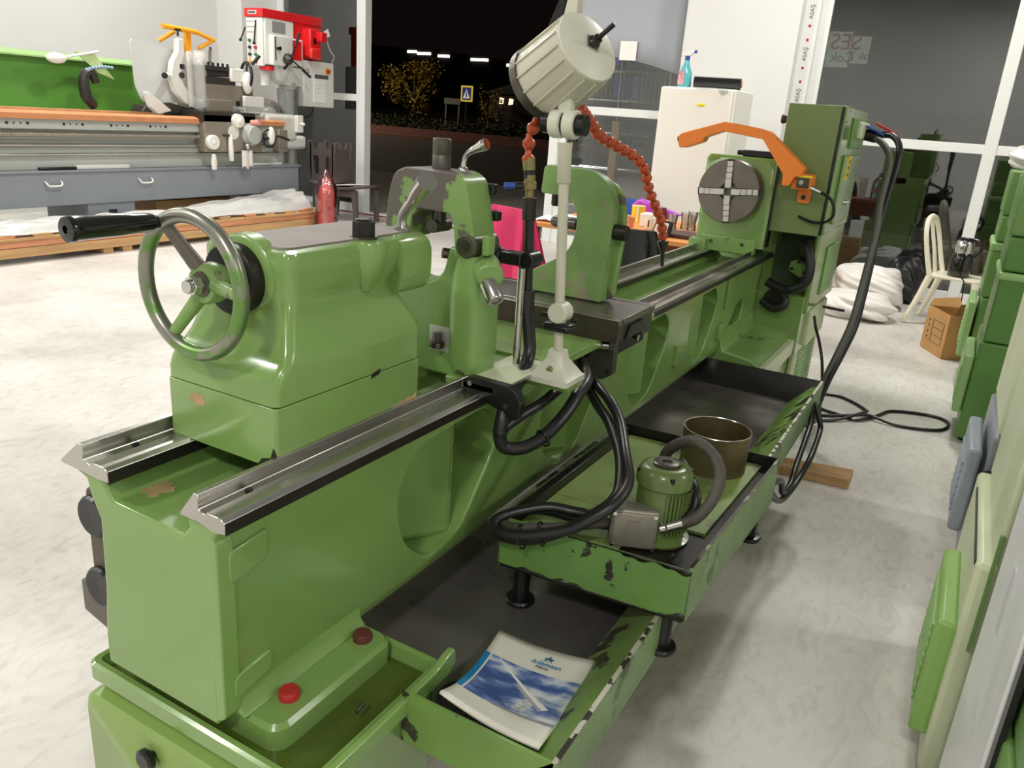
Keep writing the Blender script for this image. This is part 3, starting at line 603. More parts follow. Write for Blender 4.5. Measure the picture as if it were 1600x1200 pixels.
# ---- steady rest
sr = obj('steady_rest', B().prism(rpoly([(-1.205, .909), (-.90, .909), (-.895, .96), (-.91, 1.212), (-.985, 1.212), (-1.0, 1.15), (-1.03, 1.125), (-1.08, 1.125), (-1.105, 1.15), (-1.11, 1.215), (-1.165, 1.215), (-1.205, 1.1)], [.01, .01, .02, .01, .01, .02, .03, .03, .02, .01, .01, .05]), 'y', 1.475, 1.545), GREEN_CHIP, LA, bevel=.006)
obj('front_post', B().loft([rrect(-.957, -.888, 1.452, 1.55, .932, .02), rrect(-.968, -.882, 1.445, 1.553, .96, .03), rrect(-.972, -.882, 1.445, 1.553, 1.09, .03), rrect(-.970, -.888, 1.448, 1.55, 1.15, .03), rrect(-.955, -.905, 1.452, 1.545, 1.2, .02)]), GREEN_CHIP, sr, sharp=55)
obj('arch', B().prism(rpoly([(-1.152, 1.218), (-1.142, 1.315), (-1.127, 1.36), (-1.10, 1.374), (-.965, 1.374), (-.938, 1.358), (-.926, 1.31), (-.905, 1.218), (-.955, 1.186), (-.965, 1.272), (-.975, 1.286), (-1.06, 1.288), (-1.072, 1.27), (-1.085, 1.218)], [.01, .03, .03, .02, .02, .03, .03, .02, .015, .02, .012, .012, .02, .01]), 'y', 1.452, 1.545), GREEN_WORN, sr, bevel=.009, seg=3)
obj('hinge_lug', B().cyl((-.926, 1.447, 1.222), (-.926, 1.55, 1.222), .026, n=24), mat('oily_dark_green', (66, 70, 50), .35, var=.4, vscale=20), sr, bevel=.003)
obj('hinge_pin', B().cyl((-.926, 1.441, 1.226), (-.926, 1.449, 1.226), .010, n=18), STEEL_D, sr)
obj('hinge_link', B().prism(rpoly([(-.893, 1.205), (-.876, 1.205), (-.876, 1.25), (-.893, 1.25)], .006), 'y', 1.46, 1.49), GREEN_CHIP, sr, bevel=.003)
obj('top_quill', B().rev((-1.032, 1.498, 1.372), (0, 0, 1), [(0, .0205), (.030, .0205), (.031, .0198), (.033, .0198), (.034, .0205), (.064, .0205), (.067, .017)], 28), STEEL_D, sr)
obj('top_jaw', B().cyl((-1.032, 1.498, 1.285), (-1.032, 1.498, 1.25), .016, n=20).cyl((-1.032, 1.47, 1.25), (-1.032, 1.53, 1.25), .015, n=20), STEEL_D, sr)
obj('clamp_lever', B().tube([(-0.985, 1.515, 1.372), (-0.984, 1.515, 1.394), (-0.976, 1.515, 1.410), (-0.957, 1.515, 1.422), (-0.938, 1.515, 1.431), (-0.928, 1.515, 1.435)], [.008, .0055, .006, .0085, .0125, .0125], 16), CHROME, sr)
obj('lever_foot', B().rev((-.985, 1.515, 1.3725), (0, 0, 1), [(0, .012), (.006, .011), (.01, .007)], 16), CHROME, sr)
obj('quill_boss', B().cyl((-.905, 1.50, 1.175), (-.858, 1.448, 1.165), .034, .030, 20), GREEN_CHIP, sr, bevel=.005)
obj('side_quill', B().rev((-.868, 1.455, 1.150), (.62, -.30, -.62), [(0, .020), (.045, .020), (.048, .018), (.048, .012), (.043, .011)], 24), STEEL, sr)
obj('rear_quill', B().rev((-.985, 1.50, 1.19), (-.6, -.6, .1), [(0, .012), (.03, .012)], 16), STEEL_D, sr)
obj('clamp_bolt', B().cyl((-1.0, 1.462, .978), (-1.0, 1.462, .99), .018, n=24).cyl((-1.0, 1.462, .99), (-1.0, 1.462, 1.012), .011, n=6), STEEL_D, sr)
obj('clamp_recess', B().box((-1.03, 1.4735, .965), (-.975, 1.476, 1.025)), JAWM, sr)
obj('back_fitting', B().box((-.950, 1.543, 1.325), (-.922, 1.566, 1.35)), BLACKP, sr, bevel=.003)
obj('back_fitting', B().box((-.940, 1.543, 1.27), (-.908, 1.566, 1.292)), BLACKP, sr, bevel=.003)
# ---- carriage
cg = obj('carriage', B().prism(rpoly([(-1.25, .909), (-.80, .909), (-.79, .915), (-.79, .936), (-1.25, .936)], .004), 'y', 1.66, 2.36), GREEN, LA, bevel=.004)
obj('front_wing', B().box((-.952, 1.43, .9085), (-.82, 1.70, .928)), GREEN, cg, bevel=.004)
obj('wing_plate', B().box((-.905, 1.462, .928), (-.80, 1.66, .9345)), CREAM_G, cg, bevel=.002)
obj('wing_plate_edge', B().box((-.909, 1.458, .926), (-.796, 1.664, .9315)), STEEL, cg)
obj('wiper_plate', B().prism(rpoly([(-.905, .908), (-.76, .862), (-.752, .90), (-.765, .928), (-.785, .936), (-.89, .938), (-.905, .93)], .008), 'y', 1.43, 1.456), BLACKP, cg, bevel=.002)
for (x, z) in ((-.885, .924), (-.79, .89)): obj('wiper_screw', B().cyl((x, 1.431, z), (x, 1.428, z), .006, n=12), CHROME, cg)
obj('slide_base', B().box((-1.2, 1.95, .935), (-.86, 2.2, .96)), GREEN_WORN, cg, bevel=.003)
cs = obj('cross_slide', B().box((-1.27, 1.936, .936), (-.745, 2.205, .986)), STEEL_D, cg, bevel=.003)
for (a, b2) in ((1.960, 1.972), (2.168, 2.180)): obj('slide_slot_shade', B().box((-1.268, a, .984), (-.7445, b2, .9875)), BLACKP, cs)  # black strips stand in for the shade inside the T-slots
for (a, b2) in ((1.934, 1.961), (1.971, 2.169), (2.179, 2.208)):
    obj('slide_strip', B().box((-1.272, a, .982), (-.74, b2, 1.0)), mat('scraped_slide_steel', (128, 123, 116), .3, .8, var=.12, vscale=6, rvar=.1), cs, bevel=.002)
obj('slide_face', B().box((-1.27, 1.931, .937), (-.742, 1.936, .998)), mat('brown_dark_steel', (84, 76, 66), .34, .7, var=.15, vscale=7), cs)
obj('dovetail_gap', B().prism([(1.99, .937), (2.15, .937), (2.12, .972), (2.02, .972)], 'x', -.746, -.7385), BLACKP, cs)
obj('screw_end', B().cyl((-.75, 2.08, .925), (-.735, 2.08, .925), .01, n=14), CHROME, cg)
ap = obj('apron_plate', B().prism(rpoly([(-.878, .935), (-.858, .935), (-.85, .885), (-.838, .872), (-.822, .89), (-.818, .928), (-.80, .935), (-.754, .935), (-.754, .84), (-.775, .825), (-.85, .798), (-.868, .80)], .004), 'y', 1.955, 1.985), STEEL_D, cg, bevel=.002)
for (x, z) in ((-.866, .88), (-.768, .846)): obj('plate_hole', B().cyl((x, 1.956, z), (x, 1.9535, z), .006, n=12), BLACKP, ap)
obj('apron_rod', B().cyl((-.815, 1.95, .915), (-.765, 1.95, .92), .012, n=16), CHROME, ap)
obj('apron_back', B().box((-.90, 2.0, .86), (-.795, 2.3, .935)), STEEL_B, cg, bevel=.004)
obj('apron_lip', B().box((-.80, 2.16, .91), (-.755, 2.24, .95)), STEEL_D, cg, bevel=.003)
# hose carrier: straight rod, dark pipe and clamp
rd = obj('hose_carrier', B().cyl((-.866, 1.60, 1.165), (-.863, 1.60, .93), .009, n=16), STEEL, LA)
obj('coolant_riser', B().cyl((-.862, 1.63, 1.095), (-.873, 1.63, 1.29), .0115, n=14), mat('black_riser', (34, 33, 30), .45, .2), rd)
obj('riser_union', B().cyl((-.8735, 1.63, 1.27), (-.8765, 1.63, 1.322), .0165, n=6), STEEL_B, rd, bevel=.002)
obj('riser_nut', B().cyl((-.86, 1.63, 1.055), (-.862, 1.63, 1.11), .0175, n=6), BLACKP, rd, bevel=.002)
obj('clamp_block', B().box((-.925, 1.595, 1.168), (-.87, 1.64, 1.196)).cyl((-.862, 1.605, 1.182), (-.862, 1.66, 1.182), .02, n=18), BLACKP, rd, bevel=.003)
obj('clamp_knob', B().rev((-.925, 1.615, 1.182), (-1, 0, 0), [(0, .012), (.006, .02), (.02, .024), (.03, .024), (.034, .02)], 14), BLACKP, rd)
obj('brass_fitting', B().rev((-.8765, 1.63, 1.322), (-.06, 0, 1), [(0, .010), (.018, .010), (.019, .0155), (.034, .0155), (.036, .0125), (.05, .0125)], 18), BRASS, rd)
obj('valve_body', B().cyl((-.8805, 1.63, 1.365), (-.882, 1.63, 1.382), .0125, n=18), BLACKP, rd)
obj('valve_top', B().cyl((-.882, 1.63, 1.382), (-.886, 1.63, 1.408), .0135, .0145, 18), BRASS, rd)
obj('valve_handle', B().cyl((-.88, 1.63, 1.348), (-.905, 1.61, 1.346), .008, n=12), BLACKP, rd)
obj('valve_handle_tip', B().cyl((-.905, 1.61, 1.346), (-.925, 1.595, 1.345), .007, n=12), BLUEP, rd)
beadb = B().rev((0, 0, 0), (0, 0, 1), [(-.019, .0062), (-.017, .0092), (-.011, .0132), (-.005, .0150), (.000, .0146), (.004, .0100), (.008, .0074), (.017, .0070)], 16)
PL = [(-.887, 1.63, 1.41), (-.889, 1.63, 1.433), (-.888, 1.63, 1.456), (-.880, 1.632, 1.478), (-.860, 1.64, 1.488), (-.838, 1.655, 1.492), (-.82, 1.675, 1.500), (-.812, 1.70, 1.512), (-.812, 1.73, 1.518)]
PR = [(-0.818, 1.755, 1.512), (-0.819, 1.781, 1.503), (-0.819, 1.811, 1.49), (-0.823, 1.842, 1.474), (-0.827, 1.872, 1.462), (-0.823, 1.903, 1.457), (-0.818, 1.933, 1.447), (-0.813, 1.964, 1.44), (-0.807, 1.994, 1.431), (-0.797, 2.025, 1.422), (-0.785, 2.056, 1.407), (-0.778, 2.086, 1.383), (-0.779, 2.117, 1.353), (-0.780, 2.147, 1.323), (-0.774, 2.178, 1.293), (-0.77, 2.208, 1.265), (-0.767, 2.239, 1.237), (-0.769, 2.269, 1.205), (-0.774, 2.3, 1.177)]
pts = [V(p) for p in PL + PR]
ch = obj('coolant_nozzle', B().rev((-.774, 2.3, 1.172), (.1, 0, -1), [(0, .017), (.006, .017), (.03, .007), (.075, .0055)], 16), BLACKP, LA)
bead_me = None
dist = 0; acc = [pts[0]]
for a, b2 in zip(pts[:-1], pts[1:]):
    n = 6
    for k in range(1, n + 1): acc.append(a.lerp(b2, k / n))
step = .0325; last = acc[0]; run = 0; prev = acc[0]; spots = [(acc[0], (acc[3] - acc[0]).normalized())]
for p in acc[1:]:
    run += (p - prev).length
    if run >= step: spots.append((p, (p - last).normalized())); last = p; run = 0
    prev = p
for (p, d) in spots:
    if bead_me is None:
        o = obj('hose_segment', beadb, BEAD, ch); bead_me = o.data
    else:
        o = bpy.data.objects.new('hose_segment', bead_me); COL.objects.link(o); o.parent = ch
    q = V((0, 0, 1)).rotation_difference(d)
    # prototype mesh sits at -origin; rotate about its own centre
    og = root_org(ch)
    o.matrix_local = Matrix.Translation(p - og) @ q.to_matrix().to_4x4() @ Matrix.Translation(og)
# ---- lamp on its pole
cap = V((-.752, 1.6, 1.640)); ax = V((-.805, .30, -.51)).normalized(); Ln = .155
hb_ = B().rev(cap, ax, [(0, .0735), (.003, .0765), (.03, .0775), (Ln - .03, .0835), (Ln - .008, .085), (Ln, .082), (Ln - .004, .06)], 48)
wl = obj('work_lamp', hb_, LAMPGREY, LA, label='grey ribbed metal work lamp')
u_, v_ = B().frame(ax)
for i in range(16):
    a = 2 * PI * i / 16
    d = u_ * math.cos(a) + v_ * math.sin(a); t = ax.cross(d)
    Mx = Matrix((ax, t, d)).transposed().to_4x4(); Mx.translation = cap
    obj('lamp_rib', B().loft([[Mx @ V(p) for p in ((.008, -w, .072), (.008, w, .072), (.008, w, .0805), (.008, -w, .0805))] for w in (.0022,)] + [[Mx @ V(p) for p in ((Ln - .02, -w, .078), (Ln - .02, w, .078), (Ln - .02, w, .0878), (Ln - .02, -w, .0878))] for w in (.0022,)]), LAMPGREY, wl, bevel=.0008, seg=1)
obj('front_ring', B().rev(cap + ax * (Ln - .022), ax, [(0, .0845), (0, .0885), (.02, .0895), (.022, .086), (.022, .0835)], 48), STEEL_D, wl)
obj('end_cap', B().rev(cap + ax * .002, -ax, [(0, .076), (.004, .0755), (.012, .05), (.015, .0)], 48), LAMPPALE, wl)
swp = cap - ax * .013 + u_ * .002
obj('switch_plate', B().cyl(swp, swp - ax * .003, .020, n=4, rot=.4), STEEL, wl)
obj('switch_boot', B().rev(swp, -ax, [(0, .014), (.008, .014), (.012, .010), (.02, .0095)], 18), BLACKP, wl)
obj('switch_toggle', B().tube([swp - ax * .016, swp - ax * .03 + V((.006, 0, .006)), swp - ax * .04 + V((.018, 0, .016))], .0052, 10, 2), BLACKP, wl)
obj('lamp_glass', B().cyl(cap + ax * (Ln - .01), cap + ax * (Ln - .006), .078, n=32), mat('lamp_lens', (190, 195, 190), .1, trans=.5), wl)
obj('rear_bracket', B().prism(rpoly([(-.825, 1.68), (-.79, 1.685), (-.79, 1.80), (-.80, 1.80)], .004), 'y', 1.615, 1.64), LAMPPALE, wl, bevel=.003)
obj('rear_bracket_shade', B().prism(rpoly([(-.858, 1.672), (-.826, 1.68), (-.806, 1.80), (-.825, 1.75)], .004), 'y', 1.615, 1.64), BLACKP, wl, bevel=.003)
pb, pt = V((-.757, 1.605, .98)), V((-.7855, 1.605, 1.445))
pdir = (pt - pb).normalized()
lp = obj('lamp_pole', B().cyl(pb, pt, .0115, n=20), LAMPGREY, LA)
obj('pole_sleeve', B().rev(pb + pdir * .385, pdir, [(0, .014), (.002, .0155), (.07, .0155), (.085, .017)], 20), LAMPGREY, lp)
for s in (-.0165, .0165):
    obj('knuckle', B().cyl((-.788 + s - .0135, 1.6, 1.487), (-.788 + s + .0135, 1.6, 1.487), .030, n=28), LAMPPALE, lp, bevel=.004)
obj('knuckle_pad', B().cyl((-.838, 1.6, 1.487), (-.738, 1.6, 1.487), .022, n=20), BLACKP, lp)
obj('lamp_stub', B().loft([rrect(-.803, -.773, 1.585, 1.615, 1.508, .006), rrect(-.803, -.773, 1.585, 1.615, 1.54, .006)]), LAMPPALE, lp, bevel=.002)
obj('pole_collar', B().rev(pb + pdir * .075, pdir, [(0, .0165), (.04, .0165), (.042, .013)], 24), LAMPPALE, lp)
obj('pole_clamp', B().box((-.795, 1.58, 1.035), (-.725, 1.63, 1.055)), BLACKP, lp, bevel=.008)
obj('clamp_ring', B().cyl((-.761, 1.586, 1.078), (-.761, 1.628, 1.078), .024, n=24), LAMPPALE, lp, bevel=.003)
for s in (-1, 1): obj('clamp_bolt', B().cyl((-.76 + s * .03, 1.605, 1.066), (-.76 + s * .047, 1.605, 1.066), .006, n=10), BLACKP, lp)
def ring4(c, h, z, r=.004): return rrect(c[0] - h, c[0] + h, c[1] - h, c[1] + h, z, r, 2)
obj('lamp_bracket', B().loft([ring4((-.757, 1.605), .052, .918), ring4((-.757, 1.605), .052, .930), ring4((-.757, 1.605), .048, .931), ring4((-.757, 1.605), .021, .97), ring4((-.757, 1.605), .018, .99)]), LAMPPALE, lp)
obj('bracket_bolt', B().cyl((-.757, 1.566, .948), (-.757, 1.573, .952), .008, n=14), BRASS, lp)
obj('bracket_arm', B().box((-.83, 1.58, .898), (-.71, 1.66, .918)), GREEN, lp, bevel=.003)
# ---- follow rest on the cross slide
fo = obj('follow_rest', B().prism(rpoly([(-1.1, 1.003), (-.865, 1.003), (-.862, 1.09), (-.852, 1.19), (-.855, 1.29), (-.885, 1.345), (-.935, 1.368), (-1.08, 1.37), (-1.086, 1.29), (-.99, 1.288), (-.966, 1.25), (-.962, 1.20), (-.975, 1.15), (-1.0, 1.12), (-1.1, 1.06)], [.004, .004, .04, .05, .05, .05, .06, .014, .012, .05, .03, .04, .03, .03, .004], 5), 'y', 2.085, 2.13), GREEN_WORN2, LA, bevel=.006, seg=3)
obj('back_web', B().prism(rpoly([(-.93, 1.003), (-.845, 1.003), (-.84, 1.1), (-.832, 1.2), (-.838, 1.28), (-.865, 1.33), (-.92, 1.35), (-.93, 1.2)], .03), 'y', 2.128, 2.152), GREEN_CHIP, fo, bevel=.006)
obj('jaw_screw', B().rev((-.862, 2.11, 1.205), (1, 0, 0), [(0, .022), (.045, .022), (.048, .019), (.048, .01)], 24), STEEL_B, fo)
obj('jaw', B().rev((-.97, 2.108, 1.212), (-1, 0, 0), [(0, .018), (.07, .018), (.082, .012)], 20), STEEL_D, fo)
obj('jaw', B().rev((-1.045, 2.108, 1.29), (0, 0, -1), [(0, .014), (.03, .014), (.034, .011)], 20), STEEL_B, fo)
# ---- hoses from the carriage
ho = obj('carriage_hose', B().tube([(-0.86, 1.63, 1.06), (-0.849, 1.63, 1.0), (-0.842, 1.625, .965), (-0.836, 1.60, 0.936), (-0.822, 1.54, .91), (-0.805, 1.46, .885), (-.797, 1.43, .85), (-0.798, 1.43, .815), (-0.790, 1.44, 0.79), (-0.763, 1.47, 0.785), (-0.74, 1.51, 0.797), (-0.725, 1.55, 0.82), (-0.719, 1.6, 0.843), (-0.72, 1.66, 0.872), (-0.735, 1.74, 0.888), (-.80, 1.85, .89)], .0155, 12), HOSE, LA, label='black hose looping under the carriage')
obj('hose_branch', B().tube([(-.80, 1.43, .83), (-.79, 1.50, .845), (-0.775, 1.58, 0.86), (-0.78, 1.68, 0.868), (-0.80, 1.80, 0.87)], .013, 12), HOSE, ho)
obj('hose_tie', B().torus((-.735, 1.52, .80), (.3, .8, .3), .02, .003, 20, 6), BLACKP, ho)
obj('hose_tie', B().torus((-.797, 1.43, .83), (0, .2, 1), .017, .002, 20, 6), STEEL_D, ho)
# ------------------------------------------------------------------ coolant tank standing in the chip tray
TK = thing('coolant_tank', 'grimy green coolant tank with pump motor standing on the chip tray', 'coolant tank', (-.55, 1.79, .40))
def T(u, v, z):
    a = V((-.333, 1.447, 0)); b2 = V((-.773, 1.413, 0)); c = V((-.769, 2.13, 0)); d = V((-.307, 2.165, 0))
    p = a * (1 - u) * (1 - v) + b2 * u * (1 - v) + c * u * v + d * (1 - u) * v
    return (p.x, p.y, z)
def tq(u0, u1, v0, v1, z0, z1):
    return B().loft([[T(u0, v0, z0), T(u1, v0, z0), T(u1, v1, z0), T(u0, v1, z0)], [T(u0, v0, z1), T(u1, v0, z1), T(u1, v1, z1), T(u0, v1, z1)]])
TOPG = mat('green_tank_lid', (128, 152, 80), .42, var=.14, vscale=5, chip=(70, 70, 46), chipamt=.42, chipscale=4, soft=.14)
FRONTG = mat('green_tank_front', (102, 140, 70), .4, var=.12, vscale=6, chip=(40, 38, 30), chipamt=.22, chipscale=9)
tb = obj('tank_body', tq(.004, .996, .003, .997, .506, .606), OILDARK, TK)
obj('front_plate', tq(0, 1, 0, .006, .512, .634), FRONTG, tb, bevel=.001, seg=1)
obj('side_plate', tq(0, .012, 0, 1, .506, .642), GREEN_SCRAPE, tb, bevel=.001, seg=1)
obj('side_plate', tq(.988, 1, 0, 1, .506, .642), FRONTG, tb, bevel=.001, seg=1)
obj('back_plate', tq(0, 1, .992, 1, .506, .642), OILDARK, tb, bevel=.001, seg=1)
gr = random.Random(11)
def jag(z_edge, amp, up, u0=.0, u1=1.0, n=90):
    top = [(u0 + (u1 - u0) * k / n, z_edge) for k in range(n + 1)]
    low = [(u, z_edge + (1 if up else -1) * (max(0, math.sin(u * 9 + z_edge * 40) * .5 + math.sin(u * 23 + 1) * .35 + math.sin(u * 61) * .15) ** 1.3 * amp + .0025 + gr.random() * .001)) for (u, _) in top]
    pts = [T(u, -.0015, z) for (u, z) in top] + [T(u, -.0015, z) for (u, z) in reversed(low)]
    b = B(); b._faces(pts, [tuple(range(len(pts)))]); return b
GRIME = mat('black_grime', (36, 33, 27), .3, .2, var=.3, vscale=30)
obj('grime_edge', jag(.6345, .018, False, 0, .62), GRIME, tb, solid=.0012)
obj('grime_edge', jag(.5115, .016, True), GRIME, tb, solid=.0012)
obj('rim_edge', tq(-.002, .013, 0, 1, .642, .644), mat('worn_black_edge', (58, 54, 46), .35, .4, chip=(150, 146, 130), chipamt=.3, chipscale=20), tb)
obj('rim_edge', tq(.985, 1.002, 0, 1, .642, .645), mat('worn_bright_edge', (150, 146, 132), .35, .5, chip=(40, 36, 32), chipamt=.5, chipscale=14), tb)
obj('cable_trough', tq(.93, .985, .02, .99, .60, .638), OILDARK, tb, bevel=.003)
obj('lid', tq(.09, .93, .30, .985, .604, .614), TOPG, tb, bevel=.0015, seg=1)
obj('lid', tq(.40, .93, .06, .30, .604, .613), TOPG, tb, bevel=.0015, seg=1)
for (u, v) in ((.12, .06), (.9, .06), (.08, .93), (.92, .93)):
    p = T(u, v, 0)
    obj('foot', B().rev((p[0], p[1], .4005), (0, 0, 1), [(0, .034), (.008, .036), (.013, .033), (.015, .02), (.106, .02)], 24), BLACKP, tb)
mo = obj('pump_motor', B().rev((-.462, 1.60, .608), (0, 0, 1), [(0, .070), (.006, .072), (.008, .060), (.02, .058), (.13, .058), (.135, .064), (.155, .064), (.172, .055), (.178, .042), (.176, .030), (.176, 0)], 40), MOTORG, TK)
for i in range(26):
    a = math.radians(-62 + i * 8.0)
    d = V((math.cos(a), math.sin(a), 0)); t = V((-d.y, d.x, 0)); Mx = Matrix((d, t, V((0, 0, 1)))).transposed().to_4x4(); Mx.translation = V((-.462, 1.60, .608))
    obj('cooling_fin', B().box((.055, -.0016, .03), (.0665, .0016, .128), Mx), MOTORG, mo)
obj('end_disc', B().rev((-.462, 1.60, .783), (0, 0, 1), [(0, .031), (.007, .031), (.009, .028), (.009, .012), (.004, .011)], 28), STEEL_D, mo)
for a in (.6, 2.2, 3.7, 5.3): obj('end_bolt', B().cyl((-.462 + .058 * math.cos(a), 1.6 + .058 * math.sin(a), .76), (-.462 + .058 * math.cos(a), 1.6 + .058 * math.sin(a), .775), .006, n=8), OILDARK, mo)
Mb = Matrix.Translation((-.492, 1.515, .607)) @ Matrix.Rotation(math.radians(24), 4, 'Z')
jb = obj('terminal_box', B().box((-.052, -.014, 0), (.052, .034, .094), Mb), mat('grimy_alloy', (150, 146, 134), .42, .5, var=.18, vscale=14), mo, bevel=.006, seg=3)
obj('box_cover', B().box((-.046, -.018, .006), (.046, -.013, .088), Mb), mat('grimy_alloy', (120, 114, 102)), jb, bevel=.002)
obj('rating_plate', B().box((-.014, -.0195, .018), (.012, -.0178, .072), Mb), mat('worn_plate', (134, 128, 116), .5, .3), jb)
for (x, z) in ((-.044, .008), (.044, .008), (-.044, .086), (.044, .086)):
    obj('cover_screw', B().cyl(Mb @ V((x, -.014, z)), Mb @ V((x, -.021, z)), .0045, n=10), CHROME, jb)
obj('pipe_elbow', B().cyl((-.44, 1.54, .655), (-.40, 1.565, .672), .013, n=14), STEEL, mo)
obj('delivery_hose', B().tube([(-0.432, 1.545, 0.659), (-0.4, 1.57, 0.671), (-0.371, 1.58, 0.691), (-0.348, 1.6, 0.738), (-0.349, 1.63, 0.783), (-0.38, 1.66, 0.812), (-0.432, 1.68, 0.823), (-0.48, 1.70, 0.79), (-0.505, 1.72, 0.745), (-0.51, 1.74, 0.67), (-.51, 1.75, .615)], .0135, 14), HOSE_OLD, mo)
obj('return_hose', B().tube([(-0.47, 1.76, 0.615), (-.474, 1.745, .70), (-.462, 1.72, .745), (-0.43, 1.675, 0.74), (-0.395, 1.625, 0.727), (-0.385, 1.6, 0.699), (-0.40, 1.57, 0.673)], .0115, 12), HOSE, mo)
bc = (-.466, 2.052)
fb = obj('filter_ring', B().rev((bc[0], bc[1], .614), (0, 0, 1), [(0, .089), (.112, .091), (.112, .0885), (.002, .0865)], 48, cap=False), mat('oil_stained_steel', (112, 100, 70), .42, .55, var=.3, vscale=9), TK, label='open stained steel ring')
obj('ring_lip', B().torus((bc[0], bc[1], .726), (0, 0, 1), .0898, .0018, 48, 6), STEEL, fb)
obj('cable_bundle', B().tube([(-0.775, 1.83, 0.86), (-0.75, 1.8, 0.84), (-0.70, 1.75, 0.821), (-0.647, 1.7, 0.805), (-0.575, 1.60, 0.775), (-0.534, 1.51, 0.745), (-0.53, 1.465, 0.727), (-0.555, 1.44, 0.700), (-0.612, 1.415, 0.650), (-0.683, 1.395, 0.612), (-0.75, 1.39, 0.600), (-0.785, 1.42, 0.605), (-0.765, 1.46, 0.625), (-0.70, 1.49, 0.640), (-0.599, 1.50, 0.640), (-.545, 1.52, .64)], .0125, 12), HOSE, TK)
obj('cable_bundle', B().tube([(-0.765, 1.84, 0.86), (-0.715, 1.79, 0.852), (-0.67, 1.75, 0.841), (-0.62, 1.7, 0.815), (-0.555, 1.585, 0.785), (-0.518, 1.52, 0.755), (-0.52, 1.452, 0.728), (-0.562, 1.415, 0.690), (-0.604, 1.40, 0.660), (-0.698, 1.375, 0.625), (-0.762, 1.375, 0.618), (-0.772, 1.41, 0.632), (-0.69, 1.47, 0.658), (-0.625, 1.49, 0.659), (-0.56, 1.52, 0.652)], .0125, 12), HOSE, TK)
obj('cable_bundle', B().tube([(-.545, 1.50, .655), (-.60, 1.455, .648), (-.68, 1.42, .632), (-.74, 1.405, .62), (-.775, 1.43, .62), (-.74, 1.48, .632), (-.66, 1.50, .645), (-.56, 1.515, .65)], .011, 10), HOSE_OLD, TK)
for p in ((-.70, 1.385, .618), (-.66, 1.40, .632)):
    obj('cable_tie', B().torus(p, (.9, .2, .3), .026, .0022, 24, 6), BLACKP, TK)
hg = obj('hanging_cable', B().tube([(-.385, 3.34, .45), (-0.372, 3.25, 0.394), (-0.364, 3.1, 0.356), (-0.353, 2.9, 0.33), (-0.347, 2.8, 0.301), (-0.355, 2.7, 0.306), (-0.352, 2.6, 0.389), (-0.353, 2.42, 0.45), (-.36, 2.25, .46)], .011, 10).tube([(-.38, 3.34, .45), (-0.337, 3.25, 0.403), (-0.327, 3.2, 0.377), (-0.319, 3.0, 0.346), (-0.33, 2.9, 0.302), (-0.339, 2.8, 0.285), (-0.349, 2.7, 0.283), (-0.355, 2.6, 0.318), (-0.356, 2.45, 0.40), (-.365, 2.25, .45)], .011, 10), HOSE, LA, label='black cables hanging beside the chip tray')

# ------------------------------------------------------------------ brochure
BR = thing('brochure', 'white brochure with a blue cloudy sky picture lying in the chip tray', 'brochure', (-.545, 1.185, .405))
bA, bB, bC, bD = V((-.701, 1.318, .412)), V((-.472, 1.318, .432)), V((-.438, .998, .468)), V((-.632, .978, .508))
def brs(u, v, lift=0.0):
    p = bD.lerp(bC, u).lerp(bA.lerp(bB, u), v)
    sag = -.010 * math.sin(PI * u) - (.034 - .016 * u) * math.sin(PI * v) * (1 - .35 * v) + .007 * (1 - v)
    return V((p.x, p.y, p.z + sag + lift))
pg = obj('pages', B().sheet(lambda u, v: brs(u, v), 16, 16), PAPER_B, BR, solid=.006)
def print_sky():
    m = bpy.data.materials.new('printed_sky'); m.use_nodes = True; nt = m.node_tree; N = nt.nodes; Lk = nt.links; p = N['Principled BSDF']
    tc = N.new('ShaderNodeTexCoord'); mp = N.new('ShaderNodeMapping'); mp.inputs['Scale'].default_value = (1, 2.0, .5); n = N.new('ShaderNodeTexNoise'); n.inputs['Scale'].default_value = 13; n.inputs['Detail'].default_value = 7
    r = N.new('ShaderNodeValToRGB'); e = r.color_ramp.elements; e[0].position = .42; e[0].color = srgb(72, 96, 158); e[1].position = .64; e[1].color = srgb(226, 230, 238)
    e2 = e.new(.5); e2.color = srgb(112, 136, 190)
    Lk.new(tc.outputs['Object'], mp.inputs[0]); Lk.new(mp.outputs[0], n.inputs['Vector']); Lk.new(n.outputs[0], r.inputs[0]); Lk.new(r.outputs[0], p.inputs['Base Color']); p.inputs['Roughness'].default_value = .35
    return m
SKYP = print_sky()
def pic(s, t, l): return brs(.075 + .915 * s, .735 - .50 * t, l)
obj('printed_photo', B().sheet(lambda u, v: pic(u, v, .0037), 18, 14), SKYP, BR, label='printed photograph of clouds')
obj('printed_stripe', B().sheet(lambda u, v: brs(.055 * u, .235 + .50 * v, .0038), 3, 14), CYAN, BR)
obj('printed_beam', B().sheet(lambda u, v: pic(.10 + .70 * u + .05 * v * (.2 + u), .03 + .70 * u - .03 * v * (.4 + 1.2 * u), .0044), 14, 1), PAPER, BR)
obj('printed_beam_shade', B().sheet(lambda u, v: pic(.42 + .38 * u - .03 * v, .35 + .38 * u + .035 * v, .0043), 10, 1), mat('shade_print', (178, 180, 186), .5), BR)
obj('printed_machine', B().sheet(lambda u, v: pic(.50 + .13 * u + .07 * v, .90 - .30 * v, .0042), 4, 4), mat('machine_print', (206, 208, 210), .5, var=.3, vscale=90), BR)
obj('printed_ground', B().sheet(lambda u, v: pic(.30 + .70 * u, .995 - (.02 + .04 * u) * v, .0041), 10, 1), mat('ground_print', (150, 150, 152), .5, var=.3, vscale=60), BR)
exv = (brs(.75, .83) - brs(.4, .83)); eyv = (brs(.6, .92) - brs(.6, .76))
